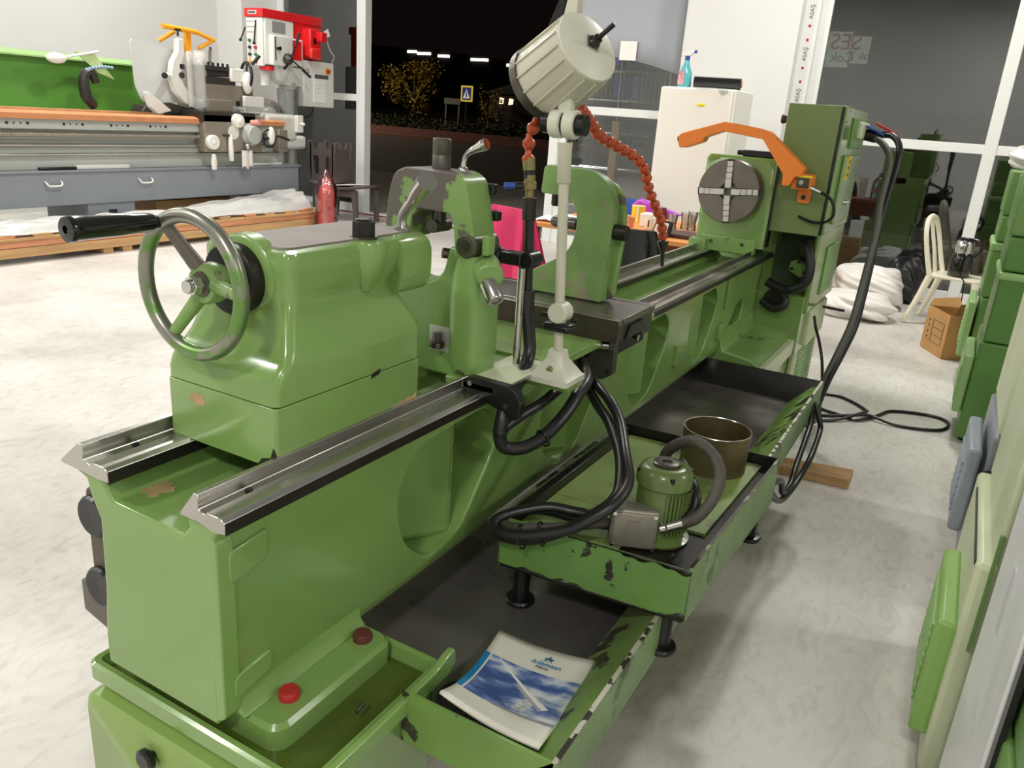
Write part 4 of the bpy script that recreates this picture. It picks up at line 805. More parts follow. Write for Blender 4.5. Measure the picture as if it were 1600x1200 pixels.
def brt(nm, s, size, u, v, m, shear=0.0):
    return text(nm, s, size, basis(brs(u, v, .0062), exv, eyv), m, BR, shear=shear)
brt('printed_logo', 'A', .027, .60, .885, CYAN)
brt('printed_name', 'Ademsan', .0185, .60, .828, CYAN)
brt('printed_name', 'Makina', .0105, .575, .785, INKG)
obj('printed_logo_band', B().sheet(lambda u, v: brs(.555 + .09 * u, .880 + .012 * v, .0068), 4, 1), INKG, BR)
obj('printed_lines', B().sheet(lambda u, v: brs(.10 + .3 * u, .12 + .002 * v, .0036), 6, 1).sheet(lambda u, v: brs(.10 + .34 * u, .09 + .002 * v, .0036), 6, 1).sheet(lambda u, v: brs(.11 + .3 * u, .15 + .002 * v, .0036), 6, 1), mat('faint_ink', (206, 204, 196), .5), BR)

# ------------------------------------------------------------------ loose things on the floor
wp = tag(obj('wood_plank', B().loft([[(-.66, 3.60, 0.0), (-.66, 3.50, 0.0), (-.66, 3.51, .045), (-.66, 3.60, .05)], [(-.5, 3.70, 0), (-.5, 3.585, 0), (-.5, 3.59, .046), (-.5, 3.69, .05)], [(-.205, 3.77, 0.0), (-.205, 3.62, 0.0), (-.205, 3.63, .042), (-.205, 3.76, .048)]]), WOOD_P, None, bevel=.004), 'rough brown wooden plank lying on the floor under the chip tray', 'plank')
cf = tag(obj('floor_cable', B().tube([(-.56, 4.75, .012), (-0.499, 4.68, 0.010), (-0.407, 4.648, 0.010), (-0.31, 4.609, 0.010), (-0.246, 4.67, 0.014), (-0.197, 4.798, 0.010), (-0.147, 4.92, 0.010), (-0.019, 4.988, 0.010), (0.098, 5.0, 0.010), (0.158, 4.93, 0.010), (0.14, 4.801, 0.010), (0.063, 4.726, 0.010), (-0.096, 4.679, 0.010), (-0.233, 4.70, 0.026), (-0.318, 4.64, 0.026), (-0.407, 4.60, 0.012), (-0.486, 4.553, 0.010)], .009, 8), HOSE), 'black cable looping across the pale floor behind the green lathe', 'cable')
cf2 = tag(obj('floor_cable', B().tube([(-0.60, 4.95, 0.010), (-0.461, 5.004, 0.010), (-0.354, 4.939, 0.010), (-0.275, 4.838, 0.012), (-0.262, 4.76, 0.026), (-.30, 4.66, .030), (-0.391, 4.531, 0.012), (-0.471, 4.464, 0.010)], .009, 8), HOSE), 'short black cable curl on the floor nearest the headstock', 'cable')
# cardboard box with open flaps
bx = thing('cardboard_box', 'open brown cardboard box on the floor before the plastic chair', 'box', (.06, 6.75, 0))
c0, c1, c2_, c3 = V((-.112, 6.86, 0)), V((.048, 6.53, 0)), V((.27, 6.62, 0)), V((.11, 6.95, 0))
H_ = .33
def wallq(a, b2, nm, m=CARD):
    d = (b2 - a).normalized(); nrm = V((-d.y, d.x, 0)) * .005
    return obj(nm, B().loft([[a, b2, b2 + nrm, a + nrm], [a + V((0, 0, H_)), b2 + V((0, 0, H_)), b2 + nrm + V((0, 0, H_)), a + nrm + V((0, 0, H_))]]), m, bx)
for a, b2 in ((c0, c1), (c1, c2_), (c2_, c3), (c3, c0)): wallq(a, b2, 'side_panel')
obj('bottom_panel', B().loft([[c0, c1, c2_, c3], [p + V((0, 0, .005)) for p in (c0, c1, c2_, c3)]]), CARD, bx)
up = V((0, 0, H_))
obj('flap', B().loft([[c2_ + up, c1.lerp(c2_, .1) + up, c1.lerp(c2_, .12) + up + V((.02, -.01, .09)), c2_ + up + V((.02, .0, .12))], [p + V((0, .004, 0)) for p in (c2_ + up, c1.lerp(c2_, .1) + up, c1.lerp(c2_, .12) + up + V((.02, -.01, .09)), c2_ + up + V((.02, .0, .12)))]]), CARD_D, bx)
obj('flap', B().loft([[c3 + up, c0 + up, c0 + up + V((.02, .03, .05)), c3 + up + V((-.03, .05, .07))], [p + V((.004, 0, 0)) for p in (c3 + up, c0 + up, c0 + up + V((.02, .03, .05)), c3 + up + V((-.03, .05, .07)))]]), CARD, bx)
pf = lambda u, z: c0.lerp(c1, u) + V((-.0015, -.0008, z))
for (u0, u1, z0, z1) in ((.35, .85, .245, .249), (.35, .85, .19, .194), (.35, .85, .135, .139), (.25, .8, .08, .084)):
    obj('printed_line', B().loft([[pf(u0, z0), pf(u1, z0), pf(u1, z1), pf(u0, z1)], [p + V((-.0006, -.0004, 0)) for p in (pf(u0, z0), pf(u1, z0), pf(u1, z1), pf(u0, z1))]]), INKG, bx)
for u in (.36, .84):
    obj('printed_line', B().loft([[pf(u, .08), pf(u + .015, .08), pf(u + .015, .249), pf(u, .249)], [p + V((-.0006, -.0004, 0)) for p in (pf(u, .08), pf(u + .015, .08), pf(u + .015, .249), pf(u, .249))]]), INKG, bx)
for k in range(4): obj('printed_mark', B().ball(pf(.2, .10 + .045 * k), (.006, .01, .008), 8, 5), INKG, bx)
# white plastic chair (monobloc)
def mono_chair(name, label, loc, rz, m):
    t = thing(name, label, 'chair', (0, 0, 0), None); ORG[t.name] = V((0, 0, 0))
    obj('seat', B().loft([rrect(-.21, .21, -.21, .2, .425, .07), rrect(-.22, .22, -.22, .2, .44, .08), rrect(-.2, .2, -.2, .19, .445, .07)]), m, t)
    for sx in (-1, 1):
        obj('leg', B().tube([(sx * .2, -.19, .43), (sx * .225, -.22, .2), (sx * .25, -.25, .012)], [.032, .024, .02], 8, 3), m, t)
        obj('leg', B().tube([(sx * .19, .17, .43), (sx * .215, .23, .2), (sx * .235, .29, .012)], [.032, .024, .02], 8, 3), m, t)
        obj('back_post', B().tube([(sx * .2, .17, .43), (sx * .205, .225, .6), (sx * .19, .275, .78), (sx * .12, .30, .885), (0, .305, .915)], [.022, .02, .02, .022, .024], 8, 4), m, t)
    for x in (0,):
        obj('back_slat', B().tube([(x, .18, .44), (x, .225, .62), (x * .9, .28, .8), (x * .8, .298, .885)], [.018, .016, .016, .016], 8, 3), m, t)
    obj('apron', B().box((-.2, -.21, .39), (.2, -.19, .43)).box((-.2, .17, .39), (.2, .19, .43)), m, t)
    t.location = loc; t.rotation_euler = (0, 0, rz)
    return t
mono_chair('plastic_chair', 'cream white plastic chair with a kettle on its seat by the window', (.03, 7.85, 0), math.radians(78), CREAMP)
kt = thing('electric_kettle', 'black thermos kettle with a silver lid on the cream plastic chair', 'kettle', (.03, 7.80, .445))
kx, ky = .03, 7.80
obj('body', B().rev((kx, ky, .446), (0, 0, 1), [(0, .075), (.012, .085), (.06, .09), (.16, .088), (.205, .068)], 32), BLACKG, kt)
obj('lid_band', B().rev((kx, ky, .65), (0, 0, 1), [(0, .069), (.03, .076), (.09, .072), (.105, .06), (.11, .0)], 32), CHROME, kt)
obj('lid_top', B().rev((kx, ky, .755), (0, 0, 1), [(0, .06), (.02, .05), (.028, .0)], 24), BLACKG, kt)
obj('handle', B().tube([(kx + .06, ky - .02, .77), (kx + .12, ky - .04, .75), (kx + .125, ky - .04, .68), (kx + .085, ky - .03, .62)], .014, 10), BLACKG, kt)
obj('cord', B().tube([(kx + .02, ky - .085, .455), (kx + .04, ky - .14, .45), (kx + .06, ky - .235, .42), (kx + .075, ky - .25, .25), (kx + .08, ky - .27, .05), (kx + .12, ky - .3, .006)], .005, 6), BLACKP, kt)
# sacks
def sack(name, label, c, r, m, seed, n=90, k=46, rough=.12):
    rnd = random.Random(seed); ph = [(rnd.uniform(0, 6.28), rnd.uniform(1, 4), rnd.uniform(1, 4)) for _ in range(9)]
    rings = []
    for j in range(k + 1):
        a = -PI / 2 + PI * j / k; ring = []
        for i in range(n):
            th = 2 * PI * i / n; f = 1.0
            for q, (p, w1, w2) in enumerate(ph): f += rough * .4 * math.sin(p + round(w1) * th * (1 + (q > 5) * 2) + w2 * a * 2) / (1 + q * .3)
            for (p, w1, w2) in ph[:5]: f += .024 * (abs(math.sin(p * 3 + round(w1 * 1.5) * th + w2 * 2.6 * a)) - .6)
            se = lambda t, e: math.copysign(abs(t) ** e, t)
            x = c[0] + r[0] * f * max(abs(math.cos(a)), 1e-3) ** .6 * se(math.cos(th), .75)
            y = c[1] + r[1] * f * max(abs(math.cos(a)), 1e-3) ** .6 * se(math.sin(th), .75)
            z = c[2] + r[2] * f * math.sin(a)
            ring.append((x, y, max(z, .003)))
        rings.append(ring)
    return tag(obj(name, B().loft(rings), m, None, sharp=60), label, 'bag')
sack('plastic_sack', 'flat white plastic sack lying in front on the floor by the window', (-.69, 7.60, .10), (.31, .26, .115), BAGW, 3)
sack('plastic_sack', 'taller crumpled white plastic sack leaning behind the flat sack', (-.70, 8.25, .17), (.33, .24, .2), BAGW, 5)
sack('rubbish_bag', 'black plastic bag standing against the window glass behind the white sacks', (-.42, 8.72, .2), (.18, .16, .22), BAGB, 8, rough=.2)
tag(obj('cardboard_sheet', B().prism([(7.9, 0), (8.02, 0), (8.05, .42), (7.93, .42)], 'x', -1.28, -1.02), CARD), 'brown cardboard sheet leaning beside the headstock base', 'cardboard')
# brown side table with a water bottle
st = thing('side_table', 'small brown table hidden behind the headstock holding a water bottle', 'table', (-1.27, 6.0, 0))
obj('table_top', B().box((-1.5, 5.72, .70), (-1.04, 6.25, .74)), BROWNW, st, bevel=.006)
obj('apron', B().box((-1.46, 6.18, .52), (-1.1, 6.2, .70)), BROWNW, st)
for (x, y) in ((-1.45, 5.77), (-1.09, 5.77), (-1.45, 6.2), (-1.09, 6.2)): obj('leg', B().box((x - .025, y - .025, 0), (x + .025, y + .025, .70)), GREYM, st)
wb = thing('water_bottle', 'large clear plastic water bottle on the small brown table', 'bottle', (-1.14, 6.0, .74))
obj('bottle_body', B().rev((-1.14, 6.0, .741), (0, 0, 1), [(0, .08), (.01, .085), (.10, .085), (.11, .08), (.12, .085), (.22, .085), (.28, .05), (.31, .02), (.33, .02)], 24), ACRYL, wb)
obj('bottle_label', B().rev((-1.14, 6.0, .83), (0, 0, 1), [(0, .086), (.07, .086)], 24, cap=False), mat('pale_red_label', (180, 140, 150), .5), wb)
obj('bottle_cap', B().cyl((-1.14, 6.0, 1.07), (-1.14, 6.0, 1.09), .022), BLUEP, wb)
tag(obj('plastic_cup_stack', B().rev((-1.34, 6.0, .741), (0, 0, 1), [(0, .05), (.28, .06), (.28, .056), (.02, .046)], 20), WHITEP), 'tall white stack of cups beside the water bottle', 'cups')
# ------------------------------------------------------------------ big grey lathe at the left
GL = thing('engine_lathe', 'large grey and white lathe with green splash panel along the left wall', 'lathe', (-7.9, 5.2, 0))
X0 = -7.3
base = obj('base_cabinet', B().box((-8.1, 2.3, .40), (X0, 7.5, .705)), GREYM, GL, bevel=.008)
obj('pedestal', B().box((-8.0, 4.72, 0.0), (X0 - .02, 5.22, .42)), GREYM, GL, bevel=.006)
obj('pedestal', B().box((-8.0, 6.9, 0.0), (X0 - .02, 7.45, .42)), GREYM, GL, bevel=.006)
obj('pedestal', B().box((-8.0, 2.3, 0.0), (X0 - .02, 3.3, .42)), GREYM, GL, bevel=.006)
obj('pedestal_slot', B().box((X0 - .021, 4.93, .30), (X0 - .018, 5.02, .335)), BLACKP, GL)
obj('drip_tray', B().box((-8.2, 2.3, .70), (X0 + .02, 7.52, .72)), GREYM, GL, bevel=.004)
for y in (4.39, 5.34):
    obj('drawer_handle', B().tube([(X0, y - .075, .625), (X0 + .03, y - .07, .605), (X0 + .032, y - .05, .585), (X0 + .032, y + .05, .585), (X0 + .03, y + .07, .605), (X0, y + .075, .625)], .008, 8, 2), WHITEP, base)
bedg = obj('bed', B().prism([(-8.0, .72), (-7.36, .72), (-7.36, .92), (-7.40, .95), (-7.40, 1.06), (-7.33, 1.08), (-7.33, 1.17), (-7.36, 1.2), (-8.0, 1.2)], 'y', 2.3, 7.3), GREYL, GL, bevel=.006)
obj('way_cover', B().prism([(-7.42, 1.2), (-7.30, 1.2), (-7.30, 1.165), (-7.295, 1.165), (-7.29, 1.215), (-7.36, 1.235), (-7.42, 1.235)], 'y', 2.3, 6.08), COPPER, bedg, bevel=.004)
obj('way_cover', B().prism([(-7.42, 1.2), (-7.30, 1.2), (-7.30, 1.165), (-7.295, 1.165), (-7.29, 1.215), (-7.36, 1.235), (-7.42, 1.235)], 'y', 6.9, 7.28), COPPER, bedg, bevel=.004)
obj('way_cover', B().box((-7.95, 2.3, 1.2), (-7.85, 6.1, 1.24)), COPPER, bedg, bevel=.004)
for y in (4.15, 4.66, 5.13, 5.56):
    for dy in (-.09, -.03, .03, .09):
        obj('bed_bolt', B().cyl((-7.331, y + dy, 1.125), (-7.325, y + dy, 1.125), .012 if abs(dy) > .05 else .006, n=10), BLACKP, bedg)
obj('lead_screw', B().cyl((-7.34, 2.3, 1.03), (-7.34, 7.2, 1.03), .022, n=14), mat('threaded_steel', (168, 160, 146), .35, .8, bump=1.0, bscale=140, stretch=(.01, 1, .01)), bedg)
obj('feed_rod', B().cyl((-7.34, 2.3, .94), (-7.34, 7.2, .94), .016, n=12), STEEL, bedg)
obj('control_rod', B().cyl((-7.33, 2.3, .86), (-7.33, 7.2, .86), .013, n=12), STEEL, bedg)
obj('chip_cover', B().box((-7.5, 4.65, .72), (-7.32, 5.2, .76)), WHITEM, GL, bevel=.008)
obj('chip_cover', B().box((-7.5, 4.3, .72), (-7.32, 4.65, .745)), BLACKP, GL, bevel=.008)
obj('chip_cover', B().box((-7.5, 6.75, .72), (-7.32, 7.25, .75)), WHITEM, GL, bevel=.008)
obj('splash_panel', B().box((-8.32, 2.3, 1.16), (-8.28, 6.2, 1.74)), GREEN_PANEL, GL)
obj('splash_trim', B().prism([(-8.3, 1.72), (-8.2, 1.70), (-8.2, 1.715), (-8.28, 1.76), (-8.32, 1.76)], 'y', 2.3, 6.0), GREEN_PALE, GL)
ar_ = obj('apron', B().box((-7.42, 6.06, .88), (-7.24, 6.86, 1.27)), BEIGE_M, GL, bevel=.008)
obj('saddle', B().box((-8.0, 6.04, 1.19), (-7.24, 6.78, 1.30)), DARKIRON, ar_, bevel=.006)
obj('dial', B().rev((-7.24, 6.14, .985), (1, 0, 0), [(0, .075), (.05, .075), (.056, .068), (.056, .02), (.07, .018)], 28), WHITEP, ar_)
obj('dial', B().rev((-7.24, 6.50, 1.215), (1, 0, 0), [(0, .075), (.05, .07), (.06, .03), (.09, .025)], 28), WHITEP, ar_)
obj('dial', B().rev((-7.24, 6.68, 1.07), (1, 0, 0), [(0, .12), (.03, .12), (.045, .105), (.09, .1), (.10, .09)], 36), GREYL, ar_)
obj('dial_plate', B().cyl((-7.24, 6.45, 1.09), (-7.235, 6.45, 1.09), .075, n=28), WHITEM, ar_)
hwg = obj('feed_handwheel', B().torus((-7.10, 6.84, 1.04), (1, 0, 0), .095, .011, 36, 10), BLACKP, ar_)
for a in (80, 200, 320):
    d = V((0, math.cos(math.radians(a)), math.sin(math.radians(a))))
    obj('wheel_spoke', B().cyl(V((-7.12, 6.84, 1.04)), V((-7.10, 6.84, 1.04)) + d * .09, .008, n=8), BLACKP, ar_)
obj('wheel_bag', B().ball((-7.10, 6.87, 1.07), (.04, .05, .1), 14, 8), BAGW, ar_)
obj('wheel_hub', B().cyl((-7.24, 6.8, 1.05), (-7.09, 6.84, 1.04), .022, n=14), DARKIRON, ar_)
obj('feed_lever', B().cyl((-7.24, 6.3, 1.06), (-7.20, 6.36, 1.06), .012, n=10), BLACKP, ar_)
obj('bagged_lever', B().loft([[(-7.2 + .03 * math.cos(a), 6.37 + .028 * s * math.sin(a), z) for a in [2 * PI * i / 12 for i in range(12)]] for (z, s) in ((1.07, .4), (1.0, .8), (.86, 1.1), (.79, .7))]), BAGW, ar_)
obj('bagged_lever', B().loft([[(-7.22 + .02 * math.cos(a), 6.15 + .04 * s * math.sin(a), z) for a in [2 * PI * i / 12 for i in range(12)]] for (z, s) in ((.86, .5), (.78, 1), (.70, .7))]), BAGW, ar_)
obj('hanging_bag', B().sheet(lambda u, v: (-7.2 + .015 * math.sin(u * 6), 6.52 + .16 * u, .90 - .19 * v + .02 * math.sin(u * 9) * v), 8, 6), BAGW, ar_, solid=.006)
obj('knob', B().ball((-7.19, 6.60, .945), .035), CHROME, ar_)
obj('crank_lever', B().tube([(-7.24, 6.95, 1.04), (-7.16, 7.05, 1.06), (-7.15, 7.2, 1.02)], .014, 8, 3), BLACKP, ar_)
obj('end_bracket', B().box((-7.4, 7.14, .88), (-7.25, 7.28, 1.13)), BEIGE_M, GL, bevel=.006)
obj('rod_end', B().cyl((-7.34, 6.95, 1.05), (-7.34, 7.2, 1.05), .02, n=12), mat('brass_rod', (150, 140, 100), .35, .7), GL)
obj('red_knob', B().cyl((-7.2, 6.68, 1.20), (-7.1, 6.70, 1.21), .03, n=14), mat('pale_red_bag', (226, 150, 140), .5), ar_)
tp = obj('compound_slide', B().box((-7.9, 6.26, 1.30), (-7.4, 6.6, 1.42)).box((-7.8, 6.28, 1.42), (-7.45, 6.95, 1.58)), BEIGE_M, GL, bevel=.006)
obj('slide_plate', B().box((-7.46, 6.28, 1.36), (-7.44, 6.8, 1.58)), BEIGE_M, tp)
for y in (6.56, 6.68): obj('slide_hole', B().box((-7.449, y, 1.36), (-7.437, y + .06, 1.42)), BLACKP, tp, bevel=.01)
obj('tool_post', B().box((-7.75, 6.28, 1.58), (-7.43, 6.68, 1.655)).box((-7.72, 6.32, 1.66), (-7.46, 6.62, 1.72)).box((-7.75, 6.28, 1.72), (-7.43, 6.68, 1.765)), DARKIRON, tp, bevel=.004)
for i in range(6): obj('tool_bolt', B().cyl((-7.5, 6.31 + i * .065, 1.765), (-7.5, 6.31 + i * .065, 1.80), .013, n=8), BLACKP, tp)
obj('post_nut', B().rev((-7.6, 6.48, 1.765), (0, 0, 1), [(0, .045), (.03, .045), (.05, .025), (.06, .0)], 16), CHROME, tp)
obj('post_lever', B().cyl((-7.6, 6.48, 1.80), (-7.58, 6.46, 1.96), .012, n=8).cyl((-7.6, 6.48, 1.80), (-7.58, 6.49, 1.96), .012, n=8), CHROME, tp)
obj('white_cap', B().box((-7.44, 6.60, 1.62), (-7.40, 6.78, 1.76)), WHITEP, tp, bevel=.01)
obj('white_plate', B().box((-7.42, 6.75, 1.36), (-7.38, 7.05, 1.48)), WHITEM, tp, bevel=.01)
hw2 = obj('slide_handwheel', B().torus((-7.45, 6.86, 1.70), (.3, .9, 0), .14, .016, 36, 10), BLACKP, GL)
for a in (40, 160, 280):
    u2, v2 = B().frame((.3, .9, 0)); d = u2 * math.cos(math.radians(a)) + v2 * math.sin(math.radians(a))
    obj('wheel_spoke', B().cyl(V((-7.45, 6.86, 1.70)), V((-7.45, 6.86, 1.70)) + d * .13, .01, n=8), BLACKP, hw2)
obj('wheel_grip', B().cyl((-7.4, 6.90, 1.82), (-7.36, 6.98, 1.92), .018, n=10), BLACKP, hw2)
obj('wheel_bag', B().ball((-7.40, 6.82, 1.62), (.05, .07, .12), 14, 8), BAGW, hw2)
sg = obj('chuck_shield', B().prism(rpoly([(5.52, 1.95), (6.22, 1.86), (6.22, 1.36), (5.62, 1.34), (5.54, 1.5)], .05), 'x', -7.62, -7.605), mat('clear_shield', (222, 224, 222), .15, alpha=.82), GL)
arm_pts = [(6.02, 2.0), (6.02, 1.86), (5.96, 1.74), (5.94, 1.62), (5.98, 1.51), (6.06, 1.42), (6.18, 1.36), (6.36, 1.33)]
arm_w = [.035, .045, .06, .065, .065, .06, .055, .05]
arm_r = []
for k, (yy, zz) in enumerate(arm_pts):
    a_ = arm_pts[max(k - 1, 0)]; c_ = arm_pts[min(k + 1, len(arm_pts) - 1)]; tx, tz = c_[0] - a_[0], c_[1] - a_[1]; ll = math.hypot(tx, tz); nx, nz = -tz / ll * arm_w[k], tx / ll * arm_w[k]
    arm_r.append([(-7.56, yy - nx, zz - nz), (-7.48, yy - nx, zz - nz), (-7.48, yy + nx, zz + nz), (-7.56, yy + nx, zz + nz)])
obj('shield_arm', B().loft(arm_r), WHITEM, GL, bevel=.012)
obj('shield_foot', B().prism(rpoly([(5.58, 1.46), (5.68, 1.40), (5.86, 1.28), (5.70, 1.24), (5.62, 1.30)], .02), 'x', -7.56, -7.48), WHITEM, GL, bevel=.01)
obj('arm_knob', B().cyl((-7.52, 6.02, 2.02), (-7.52, 6.02, 2.07), .01, n=8).cyl((-7.52, 6.02, 2.07), (-7.52, 6.02, 2.09), .032, n=10), BLACKP, GL)
obj('side_knob', B().cyl((-7.52, 5.86, 1.62), (-7.40, 5.74, 1.62), .035, .03, 14), WHITEM, GL)
obj('side_knob_cap', B().cyl((-7.40, 5.74, 1.62), (-7.37, 5.71, 1.62), .03, n=14), BLACKP, GL)
obj('arm_bolt', B().cyl((-7.49, 6.0, 1.64), (-7.46, 6.0, 1.64), .03, n=12).box((-7.49, 5.99, 1.70), (-7.48, 6.05, 1.75)), STEEL_D, GL)
gf = obj('guard_frame', B().tube([(-7.55, 5.86, 2.10), (-7.55, 6.28, 2.085)], .026, 10, 1), ORANGE_Y, GL)
obj('guard_brace', B().tube([(-7.55, 6.28, 2.085), (-7.55, 6.51, 2.03)], .022, 8, 1), ORANGE_Y, gf)
obj('guard_brace', B().tube([(-7.55, 6.51, 2.03), (-7.55, 6.30, 1.93)], .020, 8, 1), ORANGE_Y, gf)
obj('guard_brace', B().tube([(-7.6, 6.05, 2.07), (-7.7, 5.92, 1.96)], .022, 8, 1), ORANGE_Y, gf)
obj('guard_post', B().prism([(6.20, 2.08), (6.27, 2.08), (6.27, 1.62), (6.25, 1.36), (6.20, 1.44)], 'x', -7.66, -7.62), ORANGE_Y, gf, bevel=.004)
obj('guard_box', B().box((-7.60, 6.22, 1.82), (-7.52, 6.36, 1.90)), WHITEP, gf, bevel=.006)
obj('clear_curtain', B().sheet(lambda u, v: (-7.45 + .02 * math.sin(u * 11), 6.05 + .28 * u, 1.88 - .55 * v), 12, 4), mat('hazy_curtain', (222, 222, 218), .2, alpha=.45), gf, solid=.001)
cl = obj('coolant_stand', B().tube([(-8.0, 5.32, 1.28), (-7.95, 5.22, 1.38), (-7.95, 5.22, 1.55), (-7.95, 5.30, 1.60), (-7.95, 5.34, 1.50)], [.05, .055, .05, .045, .04], 8, 3), DARKIRON, GL)
for i in range(9): obj('hose_bead', B().ball((-7.93, 5.24 + i * .035, 1.62 + .012 * i - .0009 * i * i), .017, 10, 6), mat('pale_blue_bead', (150, 178, 206), .35), cl)
obj('bagged_rod', B().cyl((-7.95, 5.40, 1.80), (-7.90, 4.98, 1.71), .012, n=8).ball((-7.90, 4.92, 1.70), (.06, .10, .05), 12, 8), BAGW, cl)
obj('manual_board', B().prism([(5.15, 1.78), (5.35, 1.78), (5.55, 1.55), (5.38, 1.60)], 'x', -7.97, -7.95), mat('green_white_board', (190, 214, 150), .4), cl)
obj('steel_block', B().prism([(5.55, 1.25), (6.15, 1.25), (6.15, 1.31), (5.9, 1.36), (5.6, 1.32)], 'x', -7.75, -7.55), STEEL_D, GL, bevel=.01)
obj('bagged_tail', B().ball((-7.7, 7.25, 1.32), (.3, .32, .16), 20, 12), WRAP, GL)
obj('tail_gearbox', B().box((-7.85, 7.05, .99), (-7.35, 7.55, 1.30)), mat('hazy_white', (206, 204, 196), .4, var=.08, vscale=8), GL, bevel=.04)
obj('tail_switch', B().box((-7.36, 7.5, 1.1), (-7.30, 7.60, 1.3)).cyl((-7.31, 7.55, 1.2), (-7.26, 7.58, 1.2), .02, n=8), WHITEM, GL, bevel=.01)
# crate under the grey lathe
CR = thing('wooden_crate', 'flat wooden crate covered with clear plastic sheet before the grey lathe', 'crate', (-7.0, 5.5, 0))
for (z0, z1, m) in ((.05, .13, WOOD), (.135, .20, WOOD_R)):
    obj('board', B().box((-6.93, 2.6, z0), (-6.90, 7.40, z1)), m, CR, bevel=.004)
obj('board', B().box((-7.28, 7.37, .05), (-6.9, 7.41, .25)), WOOD, CR, bevel=.004)
obj('top_board', B().box((-7.28, 2.6, .19), (-6.89, 7.38, .215)), WOOD, CR, bevel=.004)
for y in (3.0, 4.62, 4.82, 6.5, 7.2): obj('bearer', B().box((-7.25, y - .05, 0), (-6.92, y + .05, .055)), WOOD, CR, bevel=.004)
for k in range(16):
    y = 2.8 + k * .29 + random.uniform(-.05, .05)
    obj('splinter', B().prism([(y, .205), (y + random.uniform(.08, .2), .21), (y + .12, random.uniform(.235, .26)), (y - .04, .24)], 'x', -6.93, -6.90), WOOD if k % 3 else WOOD_R, CR)
def sheet_pt(u, v):
    y = 2.7 + 4.65 * u; x = -6.92 - .35 * v + .02 * math.sin(u * 31 + 3 * v)
    climb = .62 * max(0, u - .62) ** 1.3 * v + .05 * v
    w = .016 * math.sin(v * 19 + u * 11) + .011 * math.sin(v * 33 - u * 17 + 1) + .009 * math.sin(u * 38 + v * 12) + .006 * math.sin(v * 52 + u * 31) + .004 * math.sin(u * 97 - v * 21)
    return (x, y, .235 + .06 * math.sin(PI * min(v * 1.3, 1)) + climb + w * (.4 + v))
tag(obj('plastic_sheet', B().sheet(sheet_pt, 260, 22), mat('milky_plastic_sheet', (222, 221, 218), .3, alpha=.75, bump=.8, bscale=9), None, solid=.001, sharp=70), 'crumpled milky plastic sheet lying over the wooden crate', 'plastic sheet')
tag(obj('timber_block', B().box((-7.9, 5.6, .0), (-7.5, 6.6, .36)), WOOD, None, bevel=.004), 'brown timber block stacked under the grey lathe', 'timber')
# pillar drill
DR = thing('pillar_drill', 'red and white pillar drill press standing beside the left window', 'drill press', (-8.05, 8.05, 0))
obj('base', B().box((-8.40, 7.62, 0), (-7.75, 8.6, .12)), GREYL, DR, bevel=.02)
obj('column', B().cyl((-8.02, 8.07, .1), (-8.02, 8.07, 1.9), .115, n=28), GREYL, DR)
obj('column_wrap', B().rev((-8.02, 8.07, .3), (0, 0, 1), [(0, .14), (.3, .15), (.5, .13), (.8, .145), (1.1, .13), (1.3, .14)], 20), WRAP, DR)
obj('table_clamp', B().box((-8.15, 7.72, .86), (-7.82, 8.2, 1.03)), WHITEM, DR, bevel=.04)
obj('head', B().box((-8.18, 7.59, 1.86), (-7.905, 8.08, 2.40)), WHITEM, DR, bevel=.015)
obj('panel', B().box((-8.195, 7.565, 1.84), (-7.92, 7.60, 2.395)), WHITEM, DR, bevel=.008)
obj('top_cover', B().prism(rpoly([(7.555, 2.395), (8.59, 2.40), (8.59, 2.505), (7.555, 2.495)], .008), 'x', -8.21, -7.90), REDM, DR, bevel=.006)
obj('brand_plate', B().box((-8.14, 7.55, 2.425), (-8.0, 7.556, 2.468)), WHITEM, DR)
obj('brand_mark', B().box((-8.13, 7.5475, 2.435), (-8.01, 7.551, 2.458)), INKG, DR)
obj('red_body', B().box((-8.18, 8.06, 1.98), (-7.91, 8.58, 2.40)), REDM, DR, bevel=.01)
mt = obj('motor', B().box((-7.93, 8.24, 2.01), (-7.78, 8.43, 2.35)), REDM, DR, bevel=.02)
obj('motor_box', B().box((-7.80, 8.36, 2.20), (-7.70, 8.47, 2.32)), REDM, mt, bevel=.012)
obj('motor_base', B().box((-7.80, 8.22, 1.99), (-7.74, 8.40, 2.12)), mat('bright_red_fin', (236, 50, 48), .3), mt, bevel=.02)
obj('motor_plate', B().box((-7.779, 8.30, 2.17), (-7.776, 8.35, 2.24)), BLACKP, mt)
obj('motor_tag', B().prism([(8.42, 2.33), (8.50, 2.37), (8.54, 2.29), (8.46, 2.25)], 'x', -7.72, -7.715), PAPER, mt)
obj('motor_cable', B().tube([(-7.74, 8.48, 2.28), (-7.72, 8.54, 2.12), (-7.74, 8.64, 2.05), (-7.80, 8.66, 1.97)], .011, 8), GREYL, mt)
obj('spec_plate', B().box((-7.906, 7.71, 2.24), (-7.90, 7.93, 2.37)), mat('plate_grey', (140, 142, 142), .5), DR)
obj('feed_box', B().box((-7.92, 7.66, 1.86), (-7.84, 7.99, 2.21)), WHITEM, DR, bevel=.012)
obj('door_frame', B().box((-7.92, 7.99, 1.88), (-7.86, 8.19, 2.20)), WHITEM, DR, bevel=.008)
obj('red_door', B().box((-7.865, 8.01, 1.95), (-7.852, 8.16, 2.18)), REDM, DR, bevel=.004)
obj('scale_slot', B().box((-7.842, 7.69, 1.92), (-7.836, 7.705, 2.19)), BLACKP, DR)
hub = obj('feed_hub', B().rev((-7.84, 7.88, 1.95), (1, 0, 0), [(0, .065), (.05, .065), (.07, .045), (.09, .025)], 24), STEEL_D, DR)
